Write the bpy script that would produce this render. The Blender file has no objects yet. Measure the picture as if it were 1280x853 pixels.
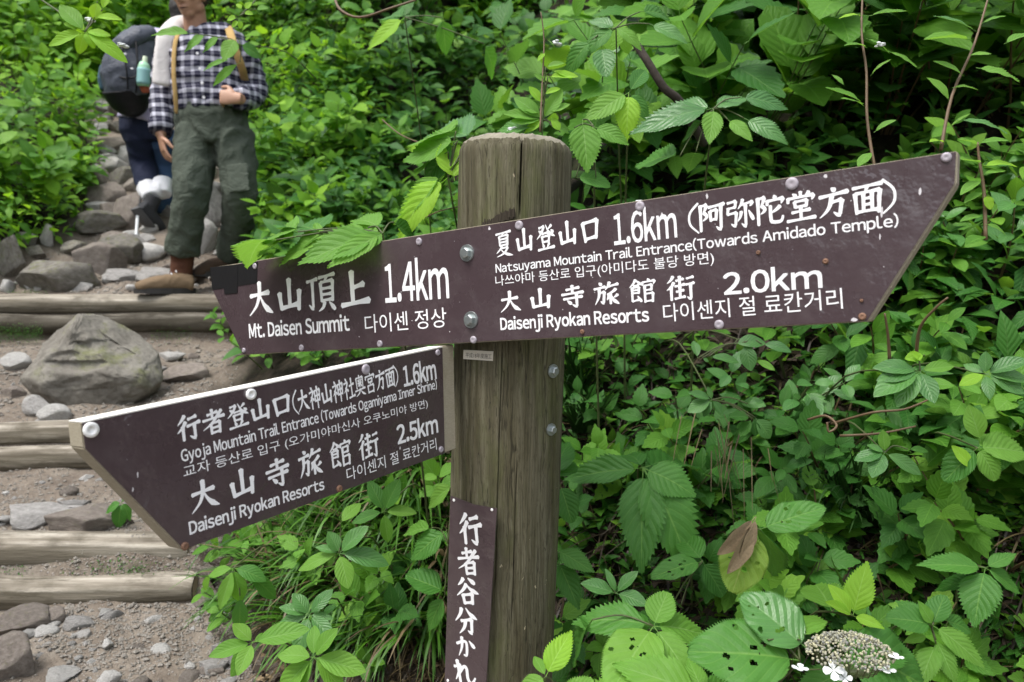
import bpy, bmesh, math, random
import numpy as np
from mathutils import Vector, Matrix, noise
R = math.radians
# ---------------------------------------------------------------- camera, sky, sun, exposure
scn = bpy.context.scene
COL = scn.collection
F = 1000.0; CX, CY = 640.0, 426.5; PITCH = R(4.5)
EYE = Vector((0, 0, 1.5))
CR = Vector((1, 0, 0)); CF = Vector((0, math.cos(PITCH), -math.sin(PITCH))); CU = Vector((0, math.sin(PITCH), math.cos(PITCH)))
cam = bpy.data.cameras.new('camera'); co = bpy.data.objects.new('camera', cam); COL.objects.link(co)
cam.sensor_width = 36; cam.lens = 36 * F / 1280; cam.clip_start = 0.05; cam.clip_end = 400
co.location = EYE; co.rotation_euler = (math.pi / 2 - PITCH, 0, 0)
cam.dof.use_dof = True; cam.dof.focus_distance = 1.28; cam.dof.aperture_fstop = 6.5
scn.camera = co
world = bpy.data.worlds.new('World'); scn.world = world; world.use_nodes = True
wn = world.node_tree; wl = wn.links
sky = wn.nodes.new('ShaderNodeTexSky'); sky.sky_type = 'NISHITA'; sky.sun_disc = False
SUN_EL, SUN_AZ = R(62), R(-128)
sky.sun_elevation = SUN_EL; sky.sun_rotation = SUN_AZ; sky.air_density = 1.0; sky.dust_density = 3.0; sky.ozone_density = 1.0
hs = wn.nodes.new('ShaderNodeHueSaturation'); hs.inputs['Saturation'].default_value = 0.30
wl.new(sky.outputs[0], hs.inputs['Color']); wl.new(hs.outputs[0], wn.nodes['Background'].inputs[0])
wn.nodes['Background'].inputs[1].default_value = 0.15
sl = bpy.data.lights.new('sun', 'SUN'); sl.energy = 1.2; sl.angle = R(22); sl.color = (1, .965, .9)
so = bpy.data.objects.new('sun', sl); COL.objects.link(so)
# the sky texture measures its rotation clockwise from +Y: the lamp points the same way
sdir = Vector((math.sin(SUN_AZ) * math.cos(SUN_EL), math.cos(SUN_AZ) * math.cos(SUN_EL), math.sin(SUN_EL)))
so.rotation_euler = sdir.to_track_quat('Z', 'Y').to_euler()
scn.view_settings.view_transform = 'Standard'; scn.view_settings.look = 'None'; scn.view_settings.gamma = 1
scn.view_settings.exposure = 1.22
scn.cycles.max_bounces = 6; scn.cycles.transparent_max_bounces = 4
rng = random.Random(7)

# ---------------------------------------------------------------- helpers
def cw(v):                      # camera axes (x right, y down, z forward) -> world
    return EYE + CR * v[0] - CU * v[1] + CF * v[2]
def cwd(v): return CR * v[0] - CU * v[1] + CF * v[2]
def P(px, py, z):               # photo pixel at a camera depth z
    return cw(((px - CX) / F * z, (py - CY) / F * z, z))
def tag(o, label=None, cat=None, group=None, kind=None):
    if label: o['label'] = label
    if cat: o['category'] = cat
    if group: o['group'] = group
    if kind: o['kind'] = kind
    return o
def empty(name, loc):
    o = bpy.data.objects.new(name, None); o.empty_display_size = .1; COL.objects.link(o); o.location = loc; return o
def link(name, me, parent=None, mat=None, smooth=False):
    if mat is not None and not len(me.materials): me.materials.append(mat)
    if smooth: me.shade_smooth()
    o = bpy.data.objects.new(name, me); COL.objects.link(o)
    if parent is not None:
        o.parent = parent
        o.matrix_parent_inverse = Matrix.Translation(-WL(parent))
    return o
def WL(o):
    v = Vector(o.location)
    while o.parent is not None:
        if o.matrix_parent_inverse != Matrix(): v = o.matrix_parent_inverse @ v
        o = o.parent; v = v + o.location
    return v
def mesh_of(bm, name='mesh'):
    me = bpy.data.meshes.new(name); bm.normal_update(); bm.to_mesh(me); bm.free(); return me
def obj(name, bm, mat, parent=None, smooth=False):
    return link(name, mesh_of(bm, name), parent, mat, smooth)
def frame_of(t, ref=Vector((0, 0, 1))):
    t = t.normalized()
    if abs(t.dot(ref)) > .95: ref = Vector((1, 0, 0)) if abs(t.x) < .9 else Vector((0, 1, 0))
    a = t.cross(ref).normalized(); b = a.cross(t).normalized(); return a, b
def tube(bm, pts, rad, seg=8, cap=True, fr=None):
    """loft of ellipses along pts; rad: number, or list of r or (rx, ry)"""
    pts = [Vector(p) for p in pts]; n = len(pts)
    rings = []; a = None
    for i, p in enumerate(pts):
        t = (pts[min(i + 1, n - 1)] - pts[max(i - 1, 0)])
        if t.length < 1e-9: t = Vector((0, 0, 1))
        t.normalize()
        if fr is not None: a = (Vector(fr) - t * t.dot(Vector(fr))).normalized()
        elif a is None: a, _ = frame_of(t)
        else: a = (a - t * a.dot(t)).normalized()
        b = t.cross(a)
        r = rad[i] if isinstance(rad, (list, tuple)) else rad
        rx, ry = r if isinstance(r, (list, tuple)) else (r, r)
        rings.append([bm.verts.new(p + a * rx * math.cos(k * 2 * math.pi / seg) + b * ry * math.sin(k * 2 * math.pi / seg)) for k in range(seg)])
    for i in range(n - 1):
        for k in range(seg):
            bm.faces.new((rings[i][k], rings[i][(k + 1) % seg], rings[i + 1][(k + 1) % seg], rings[i + 1][k]))
    if cap:
        bm.faces.new(rings[0][::-1]); bm.faces.new(rings[-1])
def smooth_pts(pts, sub=4):
    pts = [Vector(p) for p in pts]; out = []
    for i in range(len(pts) - 1):
        p0 = pts[max(i - 1, 0)]; p1 = pts[i]; p2 = pts[i + 1]; p3 = pts[min(i + 2, len(pts) - 1)]
        for k in range(sub):
            t = k / sub
            out.append(.5 * ((2 * p1) + (p2 - p0) * t + (2 * p0 - 5 * p1 + 4 * p2 - p3) * t * t + (3 * p1 - p0 - 3 * p2 + p3) * t ** 3))
    out.append(pts[-1]); return out
def fbm(v, s=1., o=4, seed=0.):
    return noise.fractal(Vector(v) * s + Vector((seed, seed * 1.7, -seed)), 1.0, 2.0, o)

# ---------------------------------------------------------------- materials
def newmat(name):
    m = bpy.data.materials.new(name); m.use_nodes = True; nt = m.node_tree
    return m, nt, nt.nodes['Principled BSDF'], nt.nodes['Material Output']
class NB:
    def __init__(s, nt): s.nt = nt
    def n(s, t, **k):
        x = s.nt.nodes.new(t)
        for a, b in k.items(): setattr(x, a, b)
        return x
    def put(s, node, key, v):
        if v is None: return
        if isinstance(v, bpy.types.NodeSocket): s.nt.links.new(v, node.inputs[key])
        else: node.inputs[key].default_value = v
    def math(s, op, a, b=None, c=None, clamp=False):
        x = s.n('ShaderNodeMath', operation=op); x.use_clamp = clamp
        s.put(x, 0, a); s.put(x, 1, b); s.put(x, 2, c); return x.outputs[0]
    def noise(s, vec=None, scale=5., detail=4., rough=.55, col=False, dist=0.):
        x = s.n('ShaderNodeTexNoise'); s.put(x, 'Vector', vec); x.inputs['Scale'].default_value = scale
        x.inputs['Detail'].default_value = detail; x.inputs['Roughness'].default_value = rough; x.inputs['Distortion'].default_value = dist
        return x.outputs[1 if col else 0]
    def ramp(s, fac, stops):
        x = s.n('ShaderNodeValToRGB'); e = x.color_ramp.elements
        while len(e) < len(stops): e.new(.5)
        for q, (p, c) in zip(e, stops):
            q.position = p; q.color = (*c, 1) if not isinstance(c, (int, float)) else (c, c, c, 1)
        s.put(x, 0, fac); return x.outputs[0]
    def mix(s, fac, a, b, mode='MIX'):
        x = s.n('ShaderNodeMix', data_type='RGBA', blend_type=mode)
        s.put(x, 0, fac); s.put(x, 6, a if isinstance(a, bpy.types.NodeSocket) else (*a, 1)); s.put(x, 7, b if isinstance(b, bpy.types.NodeSocket) else (*b, 1))
        return x.outputs[2]
    def coord(s, kind='Object', scale=None):
        t = s.n('ShaderNodeTexCoord').outputs[kind]
        if scale is None: return t
        m = s.n('ShaderNodeMapping'); s.put(m, 'Vector', t); m.inputs['Scale'].default_value = scale; return m.outputs[0]
    def bump(s, h, strength=.3, dist=.01, normal=None):
        b = s.n('ShaderNodeBump'); s.put(b, 'Height', h); b.inputs['Strength'].default_value = strength; b.inputs['Distance'].default_value = dist
        s.put(b, 'Normal', normal); return b.outputs[0]
def simple(name, col, rough=.6, metal=0., bump=None, var=.0, spec=.5):
    m, nt, b, _ = newmat(name); nb = NB(nt)
    if var:
        f = nb.noise(nb.coord(), 25, 5)
        c = nb.mix(f, [x * (1 - var) for x in col], [min(1, x * (1 + var)) for x in col]); nb.put(b, 'Base Color', c)
    else: b.inputs['Base Color'].default_value = (*col, 1)
    b.inputs['Roughness'].default_value = rough; b.inputs['Metallic'].default_value = metal
    b.inputs['Specular IOR Level'].default_value = spec
    if bump: nb.put(b, 'Normal', nb.bump(nb.noise(nb.coord(), bump[0], 5), bump[1], bump[2]))
    return m
def sign_mat():
    m, nt, b, _ = newmat('purple_brown_sign_paint'); nb = NB(nt); c = nb.coord()
    n1 = nb.noise(c, 9, 5); n2 = nb.noise(c, 220, 3)
    base = nb.mix(n1, (.054, .036, .041), (.070, .048, .054))
    scratch = nb.noise(nb.coord('Object', (30, 30, 30)), 12, 8, .75)
    sc = nb.ramp(scratch, [(.735, 0.), (.76, 1.)])
    base = nb.mix(nb.math('MULTIPLY', sc, .55), base, (.5, .48, .5))
    dirt = nb.ramp(nb.noise(c, 30, 7, .7), [(.5, 0.), (.75, 1.)])
    base = nb.mix(nb.math('MULTIPLY', dirt, .25), base, (.14, .12, .12))
    nb.put(b, 'Base Color', base)
    nb.put(b, 'Roughness', nb.math('ADD', nb.math('MULTIPLY', n1, .22), .17))
    nb.put(b, 'Normal', nb.bump(nb.math('ADD', nb.noise(c, 14, 3), nb.math('MULTIPLY', n2, .03)), .22, .006))
    b.inputs['Specular IOR Level'].default_value = .5; b.inputs['Coat Weight'].default_value = .9; nb.put(b, 'Coat Roughness', nb.math('ADD', nb.math('MULTIPLY', nb.ramp(nb.noise(c, 7, 6, .65), [(.4, 0.), (.62, 1.)]), .3), .10))
    nb.put(b, 'Coat Normal', nb.bump(nb.noise(c, 9, 5, .6), .6, .02))
    return m
M_SIGN = sign_mat()
M_LETTER = simple('white_lettering', (.86, .86, .88), .5, var=.06)
M_LETTERD = simple('dark_engraving', (.06, .05, .04), .6)
def plank_mat(name, a, bcol, sc=(60, 60, 60)):
    m, nt, b, _ = newmat(name); nb = NB(nt)
    g = nb.noise(nb.coord('Generated', (1.5, 40, 40)), 3, 5, .6)
    c = nb.mix(g, a, bcol); st = nb.ramp(nb.noise(nb.coord('Object'), 16, 6, .65), [(.55, 0.), (.8, 1.)])
    nb.put(b, 'Base Color', nb.mix(nb.math('MULTIPLY', st, .5), c, (.16, .14, .06))); b.inputs['Roughness'].default_value = .75
    nb.put(b, 'Normal', nb.bump(g, .3, .002)); return m
M_PLANK = plank_mat('weathered_plank', (.22, .19, .135), (.42, .38, .29))
M_TOPW = simple('whitish_board_top', (.8, .78, .72), .6, var=.06)  # near-white top face, paler than the plank
def post_mat():
    m, nt, b, _ = newmat('weathered_post_wood'); nb = NB(nt)
    wob = nb.n('ShaderNodeVectorMath', operation='ADD'); wv = nb.n('ShaderNodeVectorMath', operation='SCALE'); nb.put(wv, 0, nb.noise(nb.coord(), 7, 3, col=True)); wv.inputs['Scale'].default_value = .02
    nb.put(wob, 0, nb.coord()); nb.put(wob, 1, wv.outputs[0])
    def st(sx, sz):
        mp = nb.n('ShaderNodeMapping'); nb.put(mp, 'Vector', wob.outputs[0]); mp.inputs['Scale'].default_value = (sx, sx, sz); return mp.outputs[0]
    g = nb.noise(st(120, 3.5), 1.0, 8, .68); g2 = nb.noise(st(26, 1.6), 1.0, 6, .65); fleck = nb.noise(st(260, 60), 1.0, 4, .7)
    col = nb.ramp(g, [(.30, (.042, .037, .024)), (.45, (.100, .090, .058)), (.6, (.160, .147, .100)), (.76, (.27, .25, .185))])
    col = nb.mix(nb.math('MULTIPLY', nb.ramp(g2, [(.42, 1.), (.58, 0.)]), .5), col, (.052, .045, .02))
    col = nb.mix(nb.math('MULTIPLY', nb.ramp(fleck, [(.34, 1.), (.46, 0.)]), .5), col, (.035, .028, .016))
    moss = nb.ramp(nb.noise(st(10, 3.2), 1.3, 6, .7), [(.48, 0.), (.70, 1.)])
    col = nb.mix(nb.math('MULTIPLY', moss, .55), col, (.095, .115, .032))
    crack = nb.ramp(nb.noise(st(60, 1.1), 1.0, 3, .5), [(.49, 0.), (.5, 1.), (.51, 0.)])
    col = nb.mix(nb.math('MULTIPLY', crack, .65), col, (.012, .010, .006))
    chips = nb.ramp(nb.noise(st(64, 26), 1.0, 5, .65, dist=.6), [(.70, 0.), (.715, 1.)])
    col = nb.mix(nb.math('MULTIPLY', chips, .8), col, (.50, .43, .30))
    nb.put(b, 'Base Color', col); b.inputs['Roughness'].default_value = .85; b.inputs['Specular IOR Level'].default_value = .25
    h = nb.math('ADD', g, nb.math('ADD', nb.math('MULTIPLY', fleck, .4), nb.math('MULTIPLY', crack, -.8)))
    nb.put(b, 'Normal', nb.bump(h, .55, .004)); return m
M_POST = post_mat()
M_STEEL = simple('galvanised_steel', (.42, .46, .46), .38, .85, (60, .3, .002), .25)
M_RUSTY = simple('rusty_steel', (.20, .11, .07), .7, .3, (80, .4, .002), .4)
M_CAP = simple('cloudy_plastic_cap', (.34, .31, .345), .35, 0, None, .25)
M_CAPW = simple('white_plastic_washer', (.85, .85, .84), .35, 0, None, .05)
M_TAPE = simple('black_vinyl_tape', (.012, .012, .013), .38, 0, (40, .3, .003))
M_PLAQ = simple('aluminium_plaque', (.62, .58, .50), .45, .3, None, .25)
# ---------------------------------------------------------------- brush glyphs (strokes in a 100 x 100 box)
GL = {
'大': (10, "h 12 60 86 67;L 50 98 49 66 36 32 6 4;R 50 62 62 38 78 20 99 8"),
'山': (11, "v 50 97 50 24;v 13 60 19 14;h 17 17 86 27;v 87 64 83 10"),
'上': (11, "v 42 97 43 16;h 44 54 80 62;h 5 10 96 19"),
'口': (11, "v 14 80 24 8;h 14 78 84 86;v 85 86 76 18;h 22 18 80 25"),
'寺': (9, "h 24 80 78 88;v 50 98 50 64;h 5 60 95 67;h 12 40 90 48;v 67 62 67 8;L 67 8 60 8 48 16;d 28 34 44 18"),
'行': (10, "L 38 97 27 82 8 64;L 40 72 26 52 4 34;v 27 56 27 2;h 50 80 84 88;h 44 54 97 64;v 74 58 74 8;L 74 6 66 6 52 16"),
'者': (9, "h 24 78 68 86;v 45 98 45 64;h 4 58 97 67;L 86 90 60 62 36 40 2 22;v 36 42 37 1;h 37 42 74 47;v 74 47 72 1;h 38 24 72 27;h 38 5 72 8"),
'方': (10, "d 44 98 56 88;h 6 70 96 82;L 46 74 40 44 28 22 6 2;h 42 50 76 57;v 77 56 70 10;L 70 8 62 8 50 18"),
'面': (9, "h 6 86 95 95;L 50 90 48 82 42 72;v 13 68 17 2;h 14 68 88 75;v 88 75 83 2;v 38 70 38 10;v 64 72 64 10;h 40 50 62 52;h 40 30 62 32;h 18 8 84 13"),
'谷': (10, "L 40 95 30 82 14 70;d 60 96 86 76;L 50 74 34 54 4 32;R 50 72 68 54 98 40;v 30 36 34 2;h 31 34 70 39;v 70 39 67 2;h 33 6 68 9"),
'分': (10, "L 38 94 28 72 4 48;R 56 95 72 72 98 54;h 28 48 74 54;v 74 54 68 8;L 68 6 62 6 52 14;L 48 50 38 24 14 2"),
'か': (10, "c 8 66 40 76 56 72 56 44 48 12 36 16;L 38 97 32 52 10 10;d 72 80 94 48"),
'れ': (10, "v 26 97 26 2;h 8 72 38 78;L 38 76 24 48 6 22;c 26 46 52 72 64 64 62 30 70 10 82 12 97 30"),
'登': (8, "h 18 88 44 93;L 44 92 30 68 4 46;d 16 78 30 68;R 54 98 70 68 99 50;L 84 94 76 88 66 80;d 80 76 92 66;h 34 64 66 68;v 32 54 35 28;h 32 52 70 56;v 70 55 66 30;h 34 32 66 34;d 34 26 40 12;L 68 26 62 18 56 10;h 8 3 94 10"),
'夏': (7, "h 8 90 92 97;L 48 92 46 88 40 80;v 26 80 28 42;h 26 80 74 84;v 75 84 72 42;h 28 68 72 70;h 28 56 72 58;h 28 44 72 46;L 40 42 28 28 6 14;h 34 32 72 35;L 72 34 50 12 8 0;R 34 26 58 10 98 0"),
'頂': (7.5, "h 1 82 38 88;v 21 85 21 12;L 21 10 16 10 6 20;h 44 90 99 97;L 71 92 68 86 62 78;v 50 76 52 26;h 50 77 92 81;v 92 81 90 26;h 52 60 90 62;h 52 44 90 46;h 52 28 90 31;L 62 24 56 10 40 0;d 78 24 97 3"),
'旅': (8.5, "d 22 98 32 88;h 2 72 46 80;L 22 76 20 40 4 6;h 22 54 42 59;v 42 58 38 14;L 38 12 34 12 26 20;L 64 98 58 82 46 66;h 60 80 97 88;L 88 68 74 56 52 46;v 66 52 66 6;L 60 50 58 36 52 22;R 66 48 78 22 99 4;L 94 44 88 38 78 32"),
'館': (7, "L 26 98 18 82 2 66;d 28 94 46 76;h 18 72 36 74;v 12 66 12 8;h 12 64 38 67;v 38 66 37 40;h 14 54 38 55;h 14 42 38 43;h 12 8 34 14;d 32 30 46 6;d 72 99 76 89;v 52 84 52 72;h 52 84 97 89;L 97 88 96 82 92 74;v 60 70 60 1;h 60 70 86 73;v 86 72 85 50;h 60 51 84 53;h 60 36 90 39;v 90 38 88 2;h 60 5 88 8"),
'街': (8, "L 26 97 18 82 4 70;L 28 72 18 54 2 42;v 18 56 18 1;h 36 78 62 84;v 49 95 49 60;h 32 56 66 62;h 36 34 62 39;v 49 54 49 10;h 30 6 66 13;h 74 84 97 89;h 70 60 99 65;v 87 62 87 6;L 87 4 82 4 74 12"),
'阿': (9, "v 10 94 11 0;h 10 91 33 95;L 32 93 28 78 20 68;L 22 68 34 54 28 44 18 38;h 40 84 99 92;v 46 70 49 34;h 47 70 70 74;v 71 73 68 38;h 49 38 70 41;v 87 88 86 6;L 86 4 78 4 68 14"),
'弥': (8, "h 6 90 36 95;v 36 93 34 72;h 8 70 34 74;v 9 72 6 50;h 6 50 38 54;v 38 54 34 10;L 34 8 28 8 18 16;L 62 98 56 82 44 66;h 58 80 96 87;L 96 86 92 78 86 72;v 71 78 71 6;L 71 4 66 4 56 14;L 56 56 52 38 42 22;d 82 58 98 24"),
'陀': (9, "v 10 94 11 0;h 10 91 33 95;L 32 93 28 78 20 68;L 22 68 34 54 28 44 18 38;d 66 99 70 88;v 43 82 42 66;h 42 80 97 86;L 97 85 94 78 90 68;L 86 60 72 48 54 38;c 53 64 54 16 62 7 88 8 95 26"),
'堂': (8.5, "v 50 99 50 84;d 24 94 36 84;L 78 97 72 90 64 84;v 9 80 8 64;h 9 78 92 85;L 92 84 90 76 86 68;v 30 66 32 46;h 30 66 70 70;v 70 69 68 48;h 32 48 68 51;h 20 30 80 37;v 50 46 50 8;h 4 2 97 10"),
'神': (8.5, "d 20 99 30 88;h 6 74 38 81;L 38 79 26 54 4 32;v 22 56 22 0;d 28 50 42 38;v 49 80 52 30;h 49 79 92 84;v 92 84 88 32;h 52 56 88 59;h 52 34 88 37;v 70 99 70 0"),
'社': (8.5, "d 20 99 30 88;h 6 74 38 81;L 38 79 26 54 4 32;v 22 56 22 0;d 28 50 42 38;h 52 60 94 68;v 72 96 72 10;h 44 4 99 12"),
'奥': (7, "L 50 99 48 94 44 88;v 20 86 22 36;h 20 86 80 90;v 81 89 78 36;h 32 60 68 64;v 50 82 50 42;L 48 62 42 52 32 46;d 54 60 68 46;d 34 78 42 68;L 68 80 64 74 58 68;h 2 26 98 35;L 50 34 38 14 6 0;R 52 32 68 14 98 2"),
'宮': (8, "d 50 99 54 89;v 9 82 8 66;h 9 81 92 87;L 92 86 90 78 84 68;v 32 68 34 50;h 32 68 70 71;v 70 70 68 52;h 34 52 68 55;L 50 50 49 45 45 40;v 24 38 26 1;h 24 36 78 40;v 78 39 76 1;h 26 5 76 8"),
'(': (7, "c 82 104 50 76 42 50 50 24 82 -4"),
')': (7, "c 18 104 50 76 58 50 50 24 18 -4"),
}
PROF = {'h': (1.0, .72, .8, 1.25), 'v': (1.3, .95, .95, .9), 'L': (1.25, 1.05, .75, .2), 'R': (.35, .75, 1.4, .25), 'd': (.4, .9, 1.35, 1.0), 'c': (1., 1., 1., .6)}
def glyph_polys(ch, bold=1.32):
    w0, s = GL[ch]; out = []
    for st in s.split(';'):
        q = st.split(); k = q[0]; v = [float(x) for x in q[1:]]
        pts = [Vector((v[i], v[i + 1], 0)) for i in range(0, len(v), 2)]
        if len(pts) == 2: pts = [pts[0].lerp(pts[1], t) for t in (0, .33, .66, 1)]; sp = pts
        else: sp = smooth_pts(pts, 4)
        n = len(sp); pr = PROF[k]; Lp = []; Rp = []
        for i, p in enumerate(sp):
            t = sp[min(i + 1, n - 1)] - sp[max(i - 1, 0)]; t.normalize(); nn = Vector((-t.y, t.x, 0))
            u = i / (n - 1) * 3; a = min(int(u), 2); w = (pr[a] * (1 - u + a) + pr[a + 1] * (u - a)) * w0 * bold * .5
            Lp.append(p + nn * w); Rp.append(p - nn * w)
        t0 = (sp[1] - sp[0]).normalized(); t1 = (sp[-1] - sp[-2]).normalized()
        poly = [sp[0] - t0 * pr[0] * w0 * .32] + Lp + [sp[-1] + t1 * pr[3] * w0 * .38] + Rp[::-1]
        out.append(poly)
    return out
class Plane:
    """a flat board: origin pixel + depth, axis d (along), u (up), n towards the camera; all in camera axes"""
    def __init__(s, d, u, px, py, z):
        s.d = Vector(d).normalized(); u = Vector(u); s.u = (u - s.d * u.dot(s.d)).normalized()
        s.n = s.d.cross(s.u).normalized(); s.O = Vector(((px - CX) / F * z, (py - CY) / F * z, z))
        if s.n.dot(s.O) > 0: s.n = -s.n
    def st(s, px, py):
        r = Vector(((px - CX) / F, (py - CY) / F, 1)); t = s.n.dot(s.O) / s.n.dot(r); q = r * t - s.O
        return q.dot(s.d), q.dot(s.u)
    def w(s, a, b, h=0.): return cw(s.O + s.d * a + s.u * b + s.n * h)
def text_mesh(body, offset=0.):
    c = bpy.data.curves.new('t', 'FONT'); c.body = body; c.size = 1; c.offset = offset; c.resolution_u = 3
    o = bpy.data.objects.new('t', c); COL.objects.link(o)
    bpy.context.view_layer.update()
    me = bpy.data.meshes.new_from_object(o.evaluated_get(bpy.context.evaluated_depsgraph_get()))
    bpy.data.objects.remove(o)
    v = np.zeros(len(me.vertices) * 3); me.vertices.foreach_get('co', v); v = v.reshape(-1, 3)
    return v, [tuple(p.vertices) for p in me.polygons]
_GC = {}
def glyph(ch):
    """one letter from the sans of the fallback font (its full-width forms are the same design), trimmed to its outline"""
    if ch not in _GC:
        v, f = text_mesh(chr(ord(ch) + 0xFEE0)); x0 = v[:, 0].min(); v = v.copy(); v[:, 0] -= x0
        _GC[ch] = (v, f, v[:, 0].max())
    return _GC[ch]
def latin(body):
    V = []; Fc = []; x = 0.; n = 0
    for ch in body:
        if ch == ' ': x += .30; continue
        if ch == 'j': x -= .10
        v, f, w = glyph(ch); v = v.copy(); v[:, 0] += x
        V.append(v); Fc += [tuple(i + n for i in q) for q in f]; n += len(v)
        x += w + .085
    return np.concatenate(V), Fc
def place_text(pl, body, lb, rb, lt, parent, mat, bold=.0, h0=.0004, kind='font', spacing=1.0):
    """letters on the plane from bottom-left pixel lb to bottom-right rb; lt = pixel of the top of the first letter"""
    a = Vector(pl.st(*lb)); b = Vector(pl.st(*rb)); t = Vector(pl.st(*lt))
    ax = b - a; Lh = ax.length; ax.normalize(); up = Vector((-ax.y, ax.x)); H = (t - a).dot(up)
    V = []; Fc = []
    if kind == 'brush':
        n = len(body); adv = []
        for ch in body: adv.append(.42 if ch in '()' else 1.)
        tot = sum(adv) + spacing * (n - 1) * .12; W = Lh / tot; x = 0
        for ch, ad in zip(body, adv):
            cwid = W * (1. if ad == 1. else .9); x0 = x - (W * .25 if ad != 1. else 0)
            for k, poly in enumerate(glyph_polys(ch)):
                i0 = len(V)
                for p in poly:
                    q = a + ax * (x0 + p.x / 100 * cwid) + up * (p.y / 100 * H)
                    V.append(pl.w(q.x, q.y, h0 + .00002 * k))
                Fc.append(list(range(i0, len(V))))
            x += W * (ad + .12 * spacing)
        bm = bmesh.new(); vs = [bm.verts.new(v) for v in V]
        for f in Fc: bm.faces.new([vs[i] for i in f])
        bmesh.ops.triangulate(bm, faces=bm.faces[:])
    else:
        offs = [(0, 0)] if not bold else [(0, 0), (bold, 0), (0, bold), (bold, bold)]
        asc = all(ord(c) < 127 for c in body)
        v, fc = latin(body) if asc else text_mesh(body)
        lo = v.min(0); hi = v.max(0)
        cap = (float(glyph('H')[0][:, 1].max() - glyph('H')[0][:, 1].min())) if asc else (hi[1] - max(lo[1], -.15))
        base = float(glyph('H')[0][:, 1].min()) if asc else lo[1]
        sx = Lh / (hi[0] - lo[0]); sy = H / cap
        bm = bmesh.new()
        for j, (ox, oy) in enumerate(offs):
            vs = []
            for p in v:
                q = a + ax * ((p[0] - lo[0]) * sx + ox * H) + up * ((p[1] - base) * sy + oy * H)
                vs.append(bm.verts.new(pl.w(q.x, q.y, h0 + .00005 * j)))
            for f in fc:
                try: bm.faces.new([vs[i] for i in f])
                except ValueError: pass
    return obj('lettering', bm, mat, parent)
def slab(pl, pix, h0, h1, bevel=.0):
    """prism of the plane outline given by pixels, from height h0 to h1 over the plane"""
    bm = bmesh.new(); st = [pl.st(*p) for p in pix]
    A = [bm.verts.new(pl.w(a, b, h1)) for a, b in st]; B = [bm.verts.new(pl.w(a, b, h0)) for a, b in st]
    bm.faces.new(A); bm.faces.new(B[::-1]); n = len(A)
    for i in range(n): bm.faces.new((A[i], B[i], B[(i + 1) % n], A[(i + 1) % n]))
    bmesh.ops.recalc_face_normals(bm, faces=bm.faces[:])
    if bevel: bmesh.ops.bevel(bm, geom=bm.edges[:], offset=bevel, segments=2, affect='EDGES')
    return bm

# ---------------------------------------------------------------- the signpost
SP_AX_T = Vector(((644.5 - CX) / F * 1.35, (187 - CY) / F * 1.35, 1.35))        # top of the post, camera axes
_zb = 1.35 + .078 * .9
SP_AX_B = Vector(((623 - CX) / F * _zb, (853 - CY) / F * _zb, _zb))
PR = .0945
topw = cw(SP_AX_T); botw = cw(SP_AX_B)
pax = (topw - botw).normalized()
basew = botw - pax * .48
root = empty('signpost', basew)
tag(root, 'round weathered wooden signpost carrying two arrow boards and a purple nameplate beside the trail', 'signpost')
def warp(k, seg):
    x = 2 * math.pi * k / seg - math.pi; return x - .72 * math.sin(x)
def post_mesh():
    bm = bmesh.new(); seg = 380; H = (topw - basew).length; rows = 190
    toC = (EYE - topw); toC = (toC - pax * toC.dot(pax)).normalized(); side = pax.cross(toC).normalized()
    rings = []
    for j in range(rows + 1):
        t = j / rows; s = H * (1 - t)             # s: distance down from the top
        ring = []
        for k in range(seg):
            a = warp(k, seg)                      # 0 = towards the camera
            aa = (a + math.pi) % (2 * math.pi) - math.pi
            r = PR
            if s < .03: r = PR * (.965 + .035 * min(s / .008, 1))
            r += .0012 * fbm((math.cos(a) * 3, math.sin(a) * 3, s * 1.2), 1.5, 3)
            r += .0007 * noise.noise(Vector((math.cos(a) * 30, math.sin(a) * 30, s * 3))) + .0006 * noise.noise(Vector((math.cos(a) * 60, math.sin(a) * 60, s * 20)))
            # drying cracks
            for (ca, s0, s1, wd, dp) in ((-.10, -.01, .120, .019, .02), (.30, .02, .12, .009, .002), (-.55, .0, .11, .010, .0015), (.12, .32, .75, .012, .004), (.62, .25, .9, .014, .004), (-.2, .5, .8, .013, .004), (.9, .0, .3, .012, .004)):
                wob = .012 * noise.noise(Vector((s * 14, ca * 9, 0)))
                d = abs(aa - ca - wob) / wd
                if d < 1 and s0 < s < s1:
                    e = min(1, (s - s0) / .03, (s1 - s) / .03); r -= dp * (1 - d * d) * e
            z = 0.
            if s < .0001: z = .0
            p = basew + pax * (H * t) + (toC * math.cos(a) - side * math.sin(a)) * r
            ring.append(bm.verts.new(p))
        rings.append(ring)
    # domed top
    for (f, up) in ((.985, .0035), (.90, .010), (.86, .0125), (.80, .0140), (.60, .0165), (.35, .018), (.15, .0185)):
        ring = []
        for k in range(seg):
            a = warp(k, seg); aa = (a + math.pi) % (2 * math.pi) - math.pi
            r = PR * .965 * f; dz = up + .0026 * fbm((math.cos(a) * 4 * f, math.sin(a) * 4 * f, 0), 2.2, 3)
            if abs(aa + .10) < .03: dz -= .012
            ring.append(bm.verts.new(topw + pax * dz + (toC * math.cos(a) - side * math.sin(a)) * r))
        rings.append(ring)
    for i in range(len(rings) - 1):
        for k in range(seg): bm.faces.new((rings[i][k], rings[i][(k + 1) % seg], rings[i + 1][(k + 1) % seg], rings[i + 1][k]))
    bm.faces.new(rings[-1])
    bm.faces.ensure_lookup_table()
    for f in bm.faces[-(seg * 6 + 1):]: f.material_index = 1
    bmesh.ops.recalc_face_normals(bm, faces=bm.faces[:])
    return bm
post = obj('post', post_mesh(), M_POST, root, True)
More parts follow.
